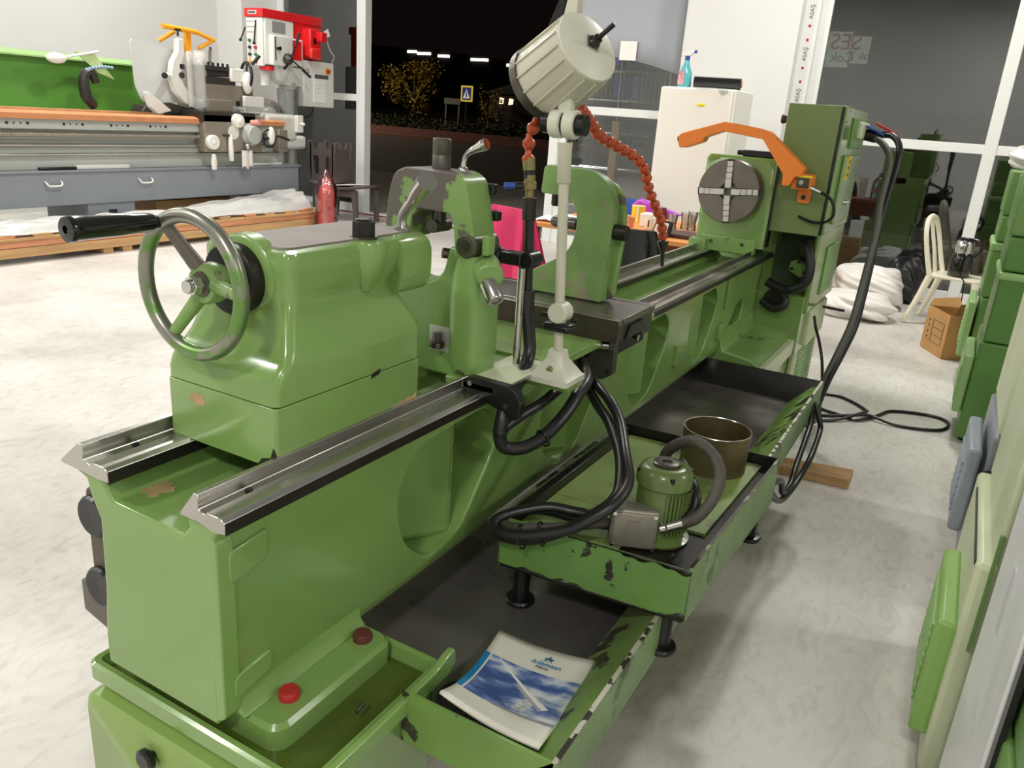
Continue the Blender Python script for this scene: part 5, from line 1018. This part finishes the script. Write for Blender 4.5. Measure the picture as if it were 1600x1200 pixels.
for (dy, dz) in ((.06, .31), (.25, -.19), (-.20, -.12)):
    obj('feed_handle', B().cyl((-7.77, 7.88, 1.95), (-7.70, 7.88 + dy * .6, 1.95 + dz * .6), .010, n=8).cyl((-7.71, 7.88 + dy * .55, 1.95 + dz * .55), (-7.68, 7.88 + dy, 1.95 + dz), .018, n=8), BLACKP, hub)
obj('quill_lock', B().rev((-7.84, 7.73, 2.06), (1, 0, 0), [(0, .018), (.03, .018), (.05, .024)], 12), BLACKP, DR)
obj('neck', B().loft([rrect(-8.12, -7.90, 7.72, 8.30, 1.86, .05), rrect(-8.12, -7.90, 7.80, 8.30, 1.70, .05), rrect(-8.10, -7.92, 7.92, 8.28, 1.64, .05)]), WHITEM, DR)
obj('spindle', B().cyl((-8.05, 7.72, 1.86), (-8.05, 7.72, 1.62), .06, n=20), WHITEM, DR)
obj('red_collar', B().cyl((-7.98, 7.68, 1.845), (-7.98, 7.68, 1.80), .09, n=24), REDM, DR)
for (x0_, z0_, x1_, z1_) in ((-8.20, 2.28, -8.26, 2.13), (-8.02, 2.36, -8.03, 2.10)):
    sh = obj('speed_handle', B().cyl((x0_, 7.56, z0_), (x1_, 7.53, z1_), .009, n=8), BLACKP, DR)
    obj('handle_ball', B().ball((x1_, 7.53, z1_), .02, 10, 6), BLACKP, sh)
GBTN = mat('green_button', (40, 120, 80), .4)
for ((x, z), m) in (((-8.13, 2.13), GBTN), ((-8.13, 2.05), BLACKP), ((-8.13, 1.97), BLACKP), ((-8.13, 1.89), ORANGE_Y), ((-8.03, 2.05), REDP), ((-8.03, 1.97), GBTN), ((-8.03, 1.89), REDP)):
    obj('push_button', B().cyl((x, 7.566, z), (x, 7.54, z), .018, n=12), m, DR)
for r in range(3):
    for c in range(4): obj('panel_mark', B().box((-8.17 + c * .035, 7.5625, 2.22 + r * .06), (-8.153 + c * .035, 7.5655, 2.23 + r * .06)), INKG, DR)
sb = obj('switch_box', B().box((-8.10, 8.22, 1.40), (-7.88, 8.79, 1.97)), WHITEM, DR, bevel=.008)
obj('stop_base', B().box((-7.882, 8.62, 1.82), (-7.87, 8.69, 1.90)), YELLOW, sb)
obj('stop_button', B().cyl((-7.875, 8.66, 1.86), (-7.84, 8.66, 1.86), .028, n=16), REDP, sb)
obj('name_strip', B().box((-7.881, 8.42, 1.76), (-7.876, 8.68, 1.81)), mat('dark_strip', (84, 86, 90), .5), sb)
obj('paper_note', B().box((-7.881, 8.39, 1.46), (-7.875, 8.62, 1.755)), PAPER, sb)
for k in range(3): obj('note_line', B().box((-7.876, 8.44, 1.68 - k * .05), (-7.8735, 8.56, 1.686 - k * .05)), mat('faint_ink', (206, 204, 196)), sb)
text('ce_mark', 'CE', .07, basis((-7.876, 8.28, 1.84), (0, 1, 0), (0, 0, 1)), INKG, sb)
obj('switch_cable', B().tube([(-7.95, 8.45, 1.40), (-7.95, 8.42, 1.30), (-7.98, 8.25, 1.24)], .01, 8), BLACKP, sb)
# fire extinguisher in a clear bag
FE = thing('fire_extinguisher', 'red fire extinguisher wrapped in a clear plastic bag beside the crate', 'fire extinguisher', (-6.72, 7.36, 0))
obj('cylinder', B().rev((-6.72, 7.36, .0), (0, 0, 1), [(0, .09), (.01, .1), (.42, .1), (.50, .08), (.55, .04), (.56, .03)], 24), mat('bright_red_paint', (232, 44, 40), .3, coat=.4), FE)
obj('valve_head', B().box((-6.76, 7.33, .55), (-6.66, 7.39, .62)), mat('pink_red', (226, 92, 92), .4), FE, bevel=.01)
obj('bag', B().loft([[(-6.72 + r * math.cos(a), 7.36 + r * math.sin(a), z) for a in [2 * PI * i / 16 for i in range(16)]] for (z, r) in ((.005, .15), (.3, .125), (.52, .13), (.62, .08), (.72, .012))]), WRAP, FE)
# low rattan table with an upturned stool on it
RT = thing('rattan_table', 'low dark rattan-pattern plastic table with papers by the doorway', 'table', (-7.2, 8.3, 0))
def TB(x, y): return (-7.2 + x, 8.3 + y)
obj('table_top', B().sheet(lambda u, v: (-7.62 + .80 * u, 8.02 + .55 * v, .425 + .05 * (2 * u - 1) ** 2), 10, 2), RATTAN, RT, solid=.035)
for (x, y) in ((-7.55, 8.08), (-6.9, 8.08), (-7.55, 8.5), (-6.9, 8.5)):
    s = 1 if x > -7.2 else -1
    obj('leg', B().loft([rrect(x - .035, x + .035, y - .035, y + .035, .42, .01, 2), rrect(x + s * .03 - .025, x + s * .03 + .025, y - .025, y + .025, 0, .008, 2)]), RATTAN, RT)
obj('apron', B().prism([(-7.58, .41), (-6.86, .41), (-6.93, .34), (-7.2, .33), (-7.5, .34)], 'y', 8.05, 8.08), RATTAN, RT)
US = thing('upturned_stool', 'dark rattan-pattern stool standing upside down on the low table', 'stool', (-7.5, 8.35, .46))
for (a, b2, ax_) in (((-7.76, 8.18), (-7.36, 8.18), 'y'), ((-7.76, 8.50), (-7.36, 8.50), 'y')):
    poly = rpoly([(-7.73, .47), (-7.36, .47), (-7.30, .98), (-7.37, .98), (-7.40, .90), (-7.47, .88), (-7.50, .97), (-7.60, .97), (-7.63, .88), (-7.70, .89), (-7.73, .99), (-7.80, .99)], .02)
    o = obj('leg_panel', B().prism(poly, 'y', a[1], a[1] + .025), RATTAN, US)
    boolean(o, B().prism(rpoly([(-7.68, .56), (-7.60, .56), (-7.60, .80), (-7.70, .80)], .03), 'y', a[1] - .02, a[1] + .05).prism(rpoly([(-7.48, .56), (-7.41, .56), (-7.39, .80), (-7.48, .80)], .03), 'y', a[1] - .02, a[1] + .05))
for x in (-7.74, -7.36):
    poly = rpoly([(8.18, .47), (8.525, .47), (8.525, .98), (8.46, .98), (8.43, .90), (8.27, .90), (8.24, .98), (8.18, .98)], .02)
    obj('leg_panel', B().prism(poly, 'x', x - .012, x + .012), RATTAN, US)
tag(obj('paper_sheet', B().box((-7.35, 8.06, .4605), (-6.95, 8.45, .4625), Matrix.Translation((-7.15, 0, .46)) @ Matrix.Rotation(-.10, 4, 'Y') @ Matrix.Translation((7.15, 0, -.46)) @ Matrix.Translation((0, 0, .006))), PAPER), 'white printed sheet lying on the low rattan table', 'paper')
# fridge with spray bottle and roll on top
FR = thing('fridge', 'tall white fridge standing in front of the white wall pier', 'fridge', (-2.32, 7.6, 0))
obj('cabinet', B().box((-2.66, 7.36, .04), (-1.99, 7.98, 1.835)), WHITEP, FR, bevel=.012)
obj('door', B().box((-2.66, 7.30, .06), (-2.0, 7.355, 1.83)), WHITEP, FR, bevel=.014, seg=3)
obj('badge', B().ball((-2.27, 7.298, 1.69), (.04, .004, .014), 16, 8), YELLOW, FR)
obj('foot', B().cyl((-2.6, 7.4, 0), (-2.6, 7.4, .05), .02).cyl((-2.06, 7.4, 0), (-2.06, 7.4, .05), .02).cyl((-2.6, 7.9, 0), (-2.6, 7.9, .05), .02).cyl((-2.06, 7.9, 0), (-2.06, 7.9, .05), .02), BLACKP, FR)
SP = thing('spray_bottle', 'blue cleaner spray bottle with white trigger on top of the fridge', 'bottle', (-2.5, 7.45, 1.836))
obj('bottle', B().loft([rrect(-2.5 - a, -2.5 + a, 7.45 - b2, 7.45 + b2, z, min(a, b2) * .8, 4) for (z, a, b2) in ((1.837, .055, .03), (1.85, .062, .034), (1.96, .058, .032), (2.02, .03, .022), (2.07, .018, .018))]), BLUE_L, SP)
obj('bottle_label', B().box((-2.555, 7.413, 1.86), (-2.50, 7.416, 1.97)), mat('mixed_label', (220, 160, 170), .5, var=.4, vscale=40), SP)
obj('collar', B().cyl((-2.5, 7.45, 2.065), (-2.5, 7.45, 2.10), .022, n=14), BLUEP, SP)
obj('trigger_head', B().prism(rpoly([(-2.56, 2.10), (-2.53, 2.135), (-2.44, 2.15), (-2.44, 2.125), (-2.48, 2.10)], .01), 'y', 7.435, 7.465), WHITEP, SP, bevel=.004)
obj('nozzle', B().cyl((-2.44, 7.45, 2.137), (-2.42, 7.45, 2.14), .014, n=12), BLUEP, SP)
RO = thing('film_roll', 'black roll of stretch film lying on top of the fridge', 'roll', (-2.2, 7.5, 1.836))
obj('film', B().cyl((-2.41, 7.45, 1.886), (-2.0, 7.52, 1.886), .049, n=28), mat('black_stretch_film', (20, 20, 22), .18, coat=.5, bump=.2, bscale=30), RO)
obj('core', B().cyl((-1.999, 7.52, 1.886), (-1.992, 7.521, 1.886), .03, n=20), CARD, RO)
obj('loose_film', B().prism([(-2.4, 1.84), (-2.2, 1.838), (-2.05, 1.835), (-2.05, 1.80), (-2.1, 1.78), (-2.15, 1.83), (-2.3, 1.82)], 'y', 7.293, 7.296), ACRYL, RO)
# long table with clutter
TA = thing('work_table', 'orange-brown table crowded with cups and tins behind the green lathe', 'table', (-2.3, 6.1, 0))
obj('table_top', B().box((-2.95, 5.5, .69), (-1.62, 6.75, .725)), TABLEW, TA, bevel=.004)
for (x, y) in ((-2.9, 5.56), (-1.68, 5.56), (-2.9, 6.7), (-1.68, 6.7)): obj('leg', B().cyl((x, y, 0), (x, y, .69), .022, n=12), STEEL_D, TA)
obj('front_panel', B().box((-2.5, 5.9, .25), (-1.7, 5.92, .69)), BROWNW, TA)
def item(nm, b, m, lab, cat, **k): return tag(obj(nm, b, m, None, **k), lab, cat)
item('newspaper', B().sheet(lambda u, v: (-2.93 + .30 * u, 5.55 + .28 * v, .728 + .02 * math.sin(u * 5 + 2 * v)), 6, 6), mat('printed_newspaper', (226, 228, 232), .6, var=.15, vscale=25), 'printed papers on the left corner of the orange table', 'paper', solid=.01)
item('newspaper', B().sheet(lambda u, v: (-2.80 + .28 * u, 5.70 + .3 * v, .742 + .02 * math.sin(u * 4 + 3 * v)), 6, 6), mat('printed_newspaper', (226, 228, 232)), 'second heap of papers further back on the orange table', 'paper', solid=.01)
CAN = thing('yellow_tin', 'yellow and white tin on the cluttered orange table', 'tin', (-2.36, 6.3, .725))
obj('can', B().rev((-2.36, 6.3, .726), (0, 0, 1), [(0, .055), (.13, .055), (.132, .052)], 24), YELLOW, CAN)
obj('tin_stripe', B().box((-2.352, 6.243, .73), (-2.338, 6.247, .85)), WHITEP, CAN)
obj('tin_rim', B().torus((-2.36, 6.3, .857), (0, 0, 1), .054, .003, 24, 6), WHITEP, CAN)
item('purple_bag', B().prism([(-2.52, .83), (-2.44, .90), (-2.36, .875), (-2.06, .80), (-2.20, .745), (-2.40, .76)], 'y', 6.5, 6.58), PURPLE, 'crumpled purple plastic bag behind the yellow tin', 'bag', bevel=.02)
item('blue_chair_back', B().loft([rrect(-2.98, -2.60, 6.98, 7.03, 0, .02), rrect(-2.98, -2.60, 6.98, 7.03, .78, .02), rrect(-2.92, -2.66, 6.99, 7.02, .84, .02)]), BLUEP, 'blue chair behind the cluttered orange table', 'chair')
item('snack_pack', B().loft([rrect(-2.62, -2.44, 6.0, 6.15, .726, .03), rrect(-2.6, -2.46, 6.02, 6.13, .79, .03), rrect(-2.57, -2.5, 6.05, 6.1, .80, .02)]), mat('orange_red_wrapper', (232, 120, 80), .4, var=.5, vscale=18), 'red and white snack packet left of the yellow tin', 'packet')
item('snack_pack', B().loft([rrect(-2.48, -2.30, 5.85, 6.02, .726, .03), rrect(-2.47, -2.33, 5.87, 6.0, .765, .03), rrect(-2.44, -2.36, 5.9, 5.97, .775, .02)]), mat('cream_wrapper', (240, 214, 170), .45, var=.3, vscale=22), 'cream paper packet in front of the yellow tin', 'packet')
MG = thing('mug', 'white mug with dark marks on the orange table', 'mug', (-2.12, 5.95, .725))
obj('cup', B().rev((-2.12, 5.95, .726), (0, 0, 1), [(0, .04), (.01, .045), (.09, .046), (.09, .042), (.01, .038)], 24), WHITEP, MG)
obj('handle', B().torus((-2.06, 5.95, .772), (0, 1, 0), .028, .006, 20, 8), WHITEP, MG)
obj('mark', B().box((-2.125, 5.903, .75), (-2.115, 5.906, .80)), BLACKP, MG)
item('picture_stand', B().prism([(-1.99, .73), (-1.85, .73), (-1.83, .84), (-1.96, .85)], 'y', 5.62, 5.64), BLACKP, 'small dark framed card standing on the orange table', 'frame', bevel=.004)
item('white_card', B().prism([(-1.975, .742), (-1.875, .742), (-1.86, .828), (-1.95, .838)], 'y', 5.612, 5.619), PAPER, 'white card in the dark frame on the orange table', 'card')
item('wooden_tray', B().box((-2.02, 5.66, .726), (-1.68, 5.92, .755)), mat('dark_brown_tray', (74, 44, 38), .5), 'dark brown tray at the right of the orange table', 'tray', bevel=.006)
gl0 = None
GLASSP = [(-2.02, 6.2), (-1.95, 6.28), (-1.87, 6.2), (-1.80, 6.3), (-1.93, 6.4), (-1.85, 6.42), (-1.75, 6.42), (-1.72, 6.2), (-1.98, 6.05)]
for i, (x, y) in enumerate(GLASSP):
    if gl0 is None:
        gl0 = obj('tea_glass', B().rev((x, y, .726), (0, 0, 1), [(0, .025), (.004, .028), (.03, .022), (.09, .032), (.09, .029), (.03, .019), (.008, .022)], 18), ACRYL)
        tag(gl0, 'small clear tea glass in the row of glasses on the orange table', 'glass', 'tea glasses on the table'); g0 = gl0.location.copy()
    else:
        c = gl0.copy(); COL.objects.link(c); c.location = (x, y, g0.z); c.scale = (1.3, 1.3, 1.4)
item('tea_box', B().box((-1.80, 6.5, .726), (-1.64, 6.62, .85)), mat('brown_white_carton', (206, 178, 140), .6, var=.3, vscale=20), 'small pale brown carton at the far right of the orange table', 'box', bevel=.004)
item('sugar_box', B().box((-2.25, 6.05, .726), (-2.12, 6.18, .83)), WHITEP, 'square white box right of the yellow tin on the orange table', 'box', bevel=.006)
item('coffee_jar', B().rev((-2.2, 6.42, .726), (0, 0, 1), [(0, .04), (.1, .04), (.115, .034), (.13, .034), (.132, 0)], 20), mat('dark_red_jar', (110, 40, 40), .3), 'dark red jar behind the white box on the orange table', 'jar')
item('paper_cup', B().rev((-2.02, 5.86, .726), (0, 0, 1), [(0, .028), (.1, .038), (.1, .035), (.01, .026)], 20), WHITEP, 'white paper cup in front of the tea glasses', 'cup')
item('paper_cup', B().rev((-2.24, 5.82, .726), (0, 0, 1), [(0, .028), (.09, .038), (.09, .035), (.01, .026)], 20), mat('striped_cup', (226, 150, 120), .5, var=.3, vscale=50), 'orange patterned paper cup left of the white mug', 'cup')
# chairs at the table
def draped_chair(name, label, c, rz, m, seed, wd=1.0, flare=.06):
    t = thing(name, label, 'chair', (0, 0, 0)); ORG[t.name] = V((0, 0, 0))
    for sx in (-1, 1):
        obj('leg', B().tube([(sx * .19, -.05, .82), (sx * .2, 0, .44), (sx * .21, -.06, .0)], .013, 8, 3), STEEL_D, t)
        obj('leg', B().tube([(sx * .2, 0, .44), (sx * .2, .38, .44), (sx * .21, .42, .0)], .013, 8, 3), STEEL_D, t)
    obj('seat', B().loft([rrect(-.21, .21, -.02, .40, .43, .05), rrect(-.22, .22, -.02, .41, .46, .05)]), BLACKP, t)
    rings = []
    for j in range(13):
        v = j / 12; ring = []
        w = (.215 + flare * v) * wd
        for i in range(64):
            th = 2 * PI * i / 64; cc, ss = math.cos(th), math.sin(th)
            f = 1 + (.06 + .26 * v) * math.sin(th * 11 + seed + 1.5 * v) + .07 * v * math.sin(th * 4 + seed)
            x = w * math.copysign(abs(cc) ** .5, cc) * f; y = -.04 + (.035 + .05 * v) * math.copysign(abs(ss) ** .7, ss) * (1 + (f - 1) * 3)
            ring.append((x, y, .875 - .50 * v - .02 * (v < .01) - .05 * abs(cc) * v))
        rings.append(ring)
    top = [(p[0] * .9, p[1] * .6 - .02, p[2] + .035) for p in rings[0]]
    obj('draped_cloth', B().loft([top] + rings), m, t)
    t.location = c; t.rotation_euler = (0, 0, rz)
    return t
draped_chair('draped_chair', 'chair with a bright pink cloth draped over its back', (-2.72, 4.87, 0), math.radians(-16), PINK, 1.0, .95, .13)
draped_chair('draped_chair', 'chair with a black jacket hung over its back', (-1.77, 4.62, 0), math.radians(20), JACKET, 2.5, .78, .10)
# paper sign stuck outside the right-hand window, read from behind, plus its ghost
SG = thing('window_sign', 'white paper sign with red letters seen reversed through the right window', 'sign', (-1.4, 9.06, 2.2))
obj('sign_and_ghost_sheet', B().box((-1.62, 9.056, 2.17), (-1.38, 9.06, 2.50)), PAPER, SG)
obj('sign_and_ghost_sheet', B().box((-1.37, 9.056, 2.21), (-1.20, 9.06, 2.46)), PAPER, SG)  # ghost reflection of the sign in the double glazing, drawn as a sheet
text('sign_and_ghost_letters', 'SES', .21, basis((-1.43, 9.0545, 2.40), (-1, 0, 0), (0, 0, 1)), INKR, SG)
text('sign_and_ghost_letters', 'Çok T', .13, basis((-1.50, 9.0545, 2.26), (-1, 0, 0), (0, 0, 1)), INKG, SG)
text('sign_and_ghost_letters', 'ok T', .105, basis((-1.285, 9.0545, 2.28), (-1, 0, 0), (0, 0, 1)), INKG, SG)  # lettering of the drawn ghost reflection

RK = thing('wire_rack', 'wire rack with blue boxes standing outside behind the middle window', 'rack', (-4.1, 10.0, 0))
for x in (-4.75, -4.15, -3.5):
    obj('upright', B().cyl((x, 9.9, 0), (x, 9.9, 2.2), .012, n=8), STEEL, RK)
for z in (.4, .9, 1.35, 1.75, 2.1):
    obj('shelf_bar', B().cyl((-4.75, 9.9, z), (-3.5, 9.9, z), .010, n=8).cyl((-4.75, 10.2, z), (-3.5, 10.2, z), .010, n=8), STEEL, RK)
for i in range(22): obj('shelf_wire', B().cyl((-4.75 + i * .059, 9.9, 1.75), (-4.75 + i * .059, 9.9, 2.1), .004, n=6), STEEL, RK)
obj('post', B().box((-4.12, 9.7, .3), (-4.02, 9.8, 1.5)), WOOD, RK)
for (x, z, s) in ((-4.25, 1.78, .17), (-4.35, 2.14, .16), (-4.0, 1.78, .1)): 
    tag(obj('blue_box', B().box((x, 9.92, z), (x + s, 10.12, z + .28 if z < 2 else z + .2), ), BLUEP, None, bevel=.02), {(-4.25): 'large blue box on the wire rack behind the middle window', (-4.35): 'blue box on the top bar of the wire rack', (-4.0): 'narrow blue box beside the large blue box on the rack'}[x], 'box')
# ------------------------------------------------------------------ row of machines close at the right
def right_machine(name, label, y0, x0, gm, gl, prof, vent=None, depth=.55, top=None):
    t = thing(name, label, 'lathe', (x0 + .35, y0 + depth / 2, 0))
    for (nm, xa, z0, z1, dy, m) in prof:
        obj(nm, B().box((xa, y0 + dy, z0), (x0 + .75, y0 + depth - dy, z1)), m, t, bevel=.014, seg=3)
    if vent:
        (xv, v0, v1, z0, z1, m) = vent
        vp = obj('vent_panel', B().box((xv, v0, z0), (xv + .045, v1, z1)), m, t, bevel=.012, seg=3)
        n = max(3, int((z1 - z0 - .08) / .03))
        for k in range(n): obj('vent_louvre', B().box((xv - .006, v0 + .06, z0 + .05 + k * .03), (xv + .004, v1 - .06, z0 + .062 + k * .03)), m, vp)
    return t
G1, G2, G3 = GREEN_BG, GREEN_PALE, mat('green_shade_panel', (88, 132, 62), .38)
mA = right_machine('bench_lathe', 'farthest green lathe in the row at the right, before the window', 5.85, .165, G1, G2,
    [('lower_cover', .185, .03, .60, 0, G1), ('middle_cover', .172, .604, .94, 0, G1), ('ledge', .160, .90, .95, -.01, G2), ('upper_cover', .178, .954, 1.115, 0, G1), ('head_cover', .172, 1.119, 1.385, 0, G1)],
    (.125, 5.84, 6.38, .20, .565, G2))
mB = right_machine('bench_lathe', 'second green lathe in the right row with a white bag on top', 4.64, .19, G1, G2,
    [('lower_cover', .192, .03, .560, 0, G3), ('foot', .21, 0.0, .035, .05, BLACKP), ('middle_cover', .202, .564, .895, 0, G3), ('ledge', .190, .885, .925, -.015, G2), ('upper_cover', .200, .93, 1.10, 0, G3), ('head_cover', .192, 1.104, 1.39, 0, G1), ('rear_cover', .55, 1.38, 1.62, .12, G1)],
    (.145, 4.66, 5.17, .16, .475, G2))
sack('white_bag', 'white plastic bag lying on top of the second green lathe', (.31, 4.85, 1.475), (.20, .18, .065), BAGW, 12)
mC = right_machine('grey_lathe', 'grey and cream lathe in the right row with a slatted vent panel', 2.98, .24, GREYM, GREYM,
    [('lower_cover', .235, .035, .585, 0, GREYM), ('upper_cover', .245, .589, 1.02, .0, CREAM_G), ('foot', .25, 0, .04, .06, BLACKP)],
    (.175, 3.0, 3.42, .205, .52, mat('pale_slate_panel', (150, 158, 170), .35)), depth=.6)
obj('clamp_knob', B().cyl((.25, 2.975, .445), (.25, 2.93, .445), .022, n=14).cyl((.25, 2.955, .44), (.30, 2.945, .43), .018, n=12), BLACKP, mC)
mD = right_machine('cream_lathe', 'cream and green lathe in the right row with a green vent panel', 1.90, .2, CREAM_G, CREAM_G,
    [('lower_cover', .186, .03, .62, 0, CREAM_G), ('upper_cover', .215, .62, 1.0, .0, CREAM_G), ('foot', .2, 0, .04, .06, STEEL_D)],
    (.145, 1.91, 2.33, .125, .445, mat('fresh_green_panel', (140, 180, 96), .35)), depth=.62)
obj('gap_seal', B().box((.184, 1.93, .60), (.19, 2.4, .612)), STEEL_B, mD)
obj('green_stripe', B().box((.214, 1.893, .40), (.222, 1.902, .70)), GREEN_BG, mD)
mE = right_machine('cream_lathe', 'nearest machine at the right edge with a smooth white side sheet', 1.12, .23, CREAM_G, CREAM_G,
    [('lower_cover', .235, .03, .60, 0, GREEN_BG), ('upper_cover', .245, .605, .95, 0, GREEN_BG)], None, depth=.7)
obj('white_sheet', B().box((.222, 1.36, .12), (.236, 1.83, .93)), mat('white_side_sheet', (226, 226, 226), .35), mE, bevel=.004)
obj('sheet_print', B().box((.2205, 1.60, .62), (.2222, 1.64, .76)), mat('faint_grey_print', (206, 206, 208), .5), mE)
obj('dark_gap', B().box((.228, 1.325, .10), (.238, 1.362, .93)), BLACKP, mE)

# ------------------------------------------------------------------ night street beyond the doorway
ASPH = mat('night_asphalt', (70, 62, 60), .8, var=.15, vscale=2)
PAVE = mat('pale_pavement', (150, 148, 136), .85, var=.12, vscale=3)
SOIL = mat('dark_soil', (58, 48, 36), .95)
struct(obj('ground', B().box((-60, YF + .12, -.3), (20, 15.5, -.02)), PAVE))
struct(obj('road', B().box((-90, 15.5, -.3), (40, 33.5, -.03)), ASPH))
struct(obj('verge', B().prism([(35.2, -.3), (120, -.3), (120, 1.0), (35.2, .30)], 'x', -160, 40), SOIL))
kb = struct(obj('kerb', B().box((-90, 33.5, -.3), (40, 33.9, .12)), mat('kerb_stone', (150, 112, 100), .85, var=.15)))
struct(obj('wall_verge', B().box((-90, 35.0, -.3), (40, 35.3, .42)), mat('kerb_wall_stone', (142, 96, 88), .85, var=.2)))
struct(obj('hills', B().prism([(-420, 0), (-300, 27), (-200, 21), (-165, 18.5), (-150, 18.2), (-135, 17), (-118, 15), (-60, 10), (60, 6), (60, -5), (-420, -5)], 'y', 215, 225), mat('night_hill', (24, 22, 22), 1.0)))
LEAF = mat('hedge_leaf', (74, 88, 46), .8, var=.3, vscale=20)
LEAFY = mat('yellow_lit_leaf', (170, 152, 60), .8, var=.35, vscale=6)  # yellow street light on the leaves is put into this colour
BARK = mat('tree_bark', (84, 72, 60), .9)
def leaves(b, c, r, n, s, rnd):
    for _ in range(n):
        d = V((rnd.gauss(0, 1), rnd.gauss(0, 1), rnd.gauss(0, 1))).normalized() * (rnd.random() ** .4)
        p = V((c[0] + d.x * r[0], c[1] + d.y * r[1], c[2] + d.z * r[2])); a = V((rnd.gauss(0, 1), rnd.gauss(0, 1), rnd.gauss(0, 1))).normalized(); q = a.orthogonal().normalized()
        b._faces([p, p + a * s, p + a * s * .6 + q * s * .5], [(0, 1, 2)])
rnd = random.Random(4)
hb2 = B()
for k in range(40): leaves(hb2, (-40 + k * .75, 36.2, .62), (.6, .5, .42), 150, .16, rnd)
hd = obj('hedge', hb2, LEAF, None, flat=True); tag(hd, 'long low clipped hedge along the far side of the road', 'hedge')
def tree(label, x, h, cw, n, m, y=37.2):
    t = thing('street_tree', label, 'tree', (x, y, .35))
    obj('trunk', B().tube([(x, y, .2), (x + .05, y, h * .35), (x, y, h * .7)], [.09, .07, .03], 8, 3), BARK, t)
    for a in (0, 2.1, 4.2): obj('stake', B().cyl((x + .55 * math.cos(a), y + .5 * math.sin(a), .25), (x, y, 1.5), .035, n=6), BARK, t)
    b = B()
    for k in range(9): leaves(b, (x + rnd.uniform(-cw, cw), y + rnd.uniform(-.5, .5), h * .62 + rnd.uniform(-.28, .32) * h), (cw * .45, cw * .4, h * .14), n, .17, rnd)
    for k in range(9): b.tube([(x, y, h * .4), (x + rnd.uniform(-cw, cw) * .8, y + rnd.uniform(-.4, .4), h * (.6 + .3 * rnd.random()))], [.03, .01], 5, 1)
    c = obj('crown', b, m, t, flat=True)
tree('young yellow-lit street tree held by stakes left of the road sign', -27.6, 4.4, 1.7, 120, LEAFY)
tree('thin bare street tree with stakes right of the road sign', -22.8, 2.7, .6, 20, LEAFY)
SGN = thing('road_sign', 'square blue and white pedestrian crossing sign with yellow border', 'sign', (-23.5, 36.0, 0))
obj('post', B().cyl((-23.45, 36.05, -.05), (-23.45, 36.05, 2.6), .04, n=10), STEEL_D, SGN)
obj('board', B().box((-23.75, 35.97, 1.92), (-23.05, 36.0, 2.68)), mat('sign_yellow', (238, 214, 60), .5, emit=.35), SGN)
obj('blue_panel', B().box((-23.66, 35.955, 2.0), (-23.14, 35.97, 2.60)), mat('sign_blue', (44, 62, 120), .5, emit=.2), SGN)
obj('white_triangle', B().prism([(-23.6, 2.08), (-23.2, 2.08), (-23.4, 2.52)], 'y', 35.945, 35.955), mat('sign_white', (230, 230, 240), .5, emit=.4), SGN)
obj('walking_figure', B().prism([(-23.46, 2.12), (-23.42, 2.12), (-23.40, 2.22), (-23.36, 2.12), (-23.32, 2.12), (-23.37, 2.28), (-23.36, 2.36), (-23.42, 2.36), (-23.43, 2.26)], 'y', 35.94, 35.946).ball((-23.39, 35.943, 2.40), (.03, .004, .03), 10, 6), BLACKP, SGN)
nb = tag(obj('notice_board', B().box((-25.4, 36.9, 1.75), (-24.4, 36.94, 2.05)).box((-25.35, 36.94, .2), (-25.27, 37.0, 2.0)).box((-24.53, 36.94, .2), (-24.45, 37.0, 2.0)), mat('dim_board', (120, 118, 110), .6)), 'dim pale notice board behind the hedge left of the road sign', 'board')
EM = mat('distant_lamp', (255, 240, 220), .5, emit=3.0)
for i, (x, z, w, lab) in enumerate(((-149.7, 16.5, 3.2, 'leftmost'), (-145.5, 16.1, 4.6, 'second'), (-138.6, 15.6, 3.8, 'third'), (-126.6, 15.0, 5.6, 'fourth'), (-117.0, 13.9, 1.4, 'rightmost'))):
    tag(obj('distant_light', B().box(((x - w / 2) * 1.073, 214.6, z * 1.073 - .5), ((x + w / 2) * 1.073, 215.05, z * 1.073 + .2)), EM), '%s of the white lights on the dark hillside' % lab, 'light')
HO = thing('house', 'dark low house with two small warm lights right of the road sign', 'house', (-22.8, 41, .3))
obj('wall', B().box((-24.5, 40.0, .3), (-20.5, 42.0, 2.5)), mat('night_wall', (40, 36, 34), .9), HO)
obj('roof', B().prism([(-24.8, 2.5), (-20.2, 2.5), (-22.5, 3.2)], 'y', 39.8, 42.2), mat('night_roof', (30, 26, 26), .9), HO)
for (x, z) in ((-23.7, 2.12), (-23.1, 2.1)): obj('lit_window', B().prism([(x - .14, z - .16), (x + .12, z - .12), (x + .14, z + .14), (x - .1, z + .18)], 'y', 39.96, 40.0), mat('house_lamp', (255, 214, 170), .5, emit=1.6), HO)
sl = thing('added_street_lamp', 'tall street lamp added out of view to light the night street', 'lamp', (-38, 30, 0))  # unseen lamp, added to brighten the road and trees
obj('post', B().cyl((-38, 30, -.05), (-38, 30, 7.5), .08, n=10), STEEL_D, sl)
obj('lamp_head', B().box((-38.1, 30, 7.4), (-37.7, 31.2, 7.55)), STEEL_D, sl, bevel=.02)
pl_ = bpy.data.lights.new('added_street_light', 'POINT'); pl_.energy = 4200; pl_.color = (1, .82, .6); pl_.shadow_soft_size = .3
po = bpy.data.objects.new('added_street_light', pl_); COL.objects.link(po); po.location = (-37.9, 31, 7.2)
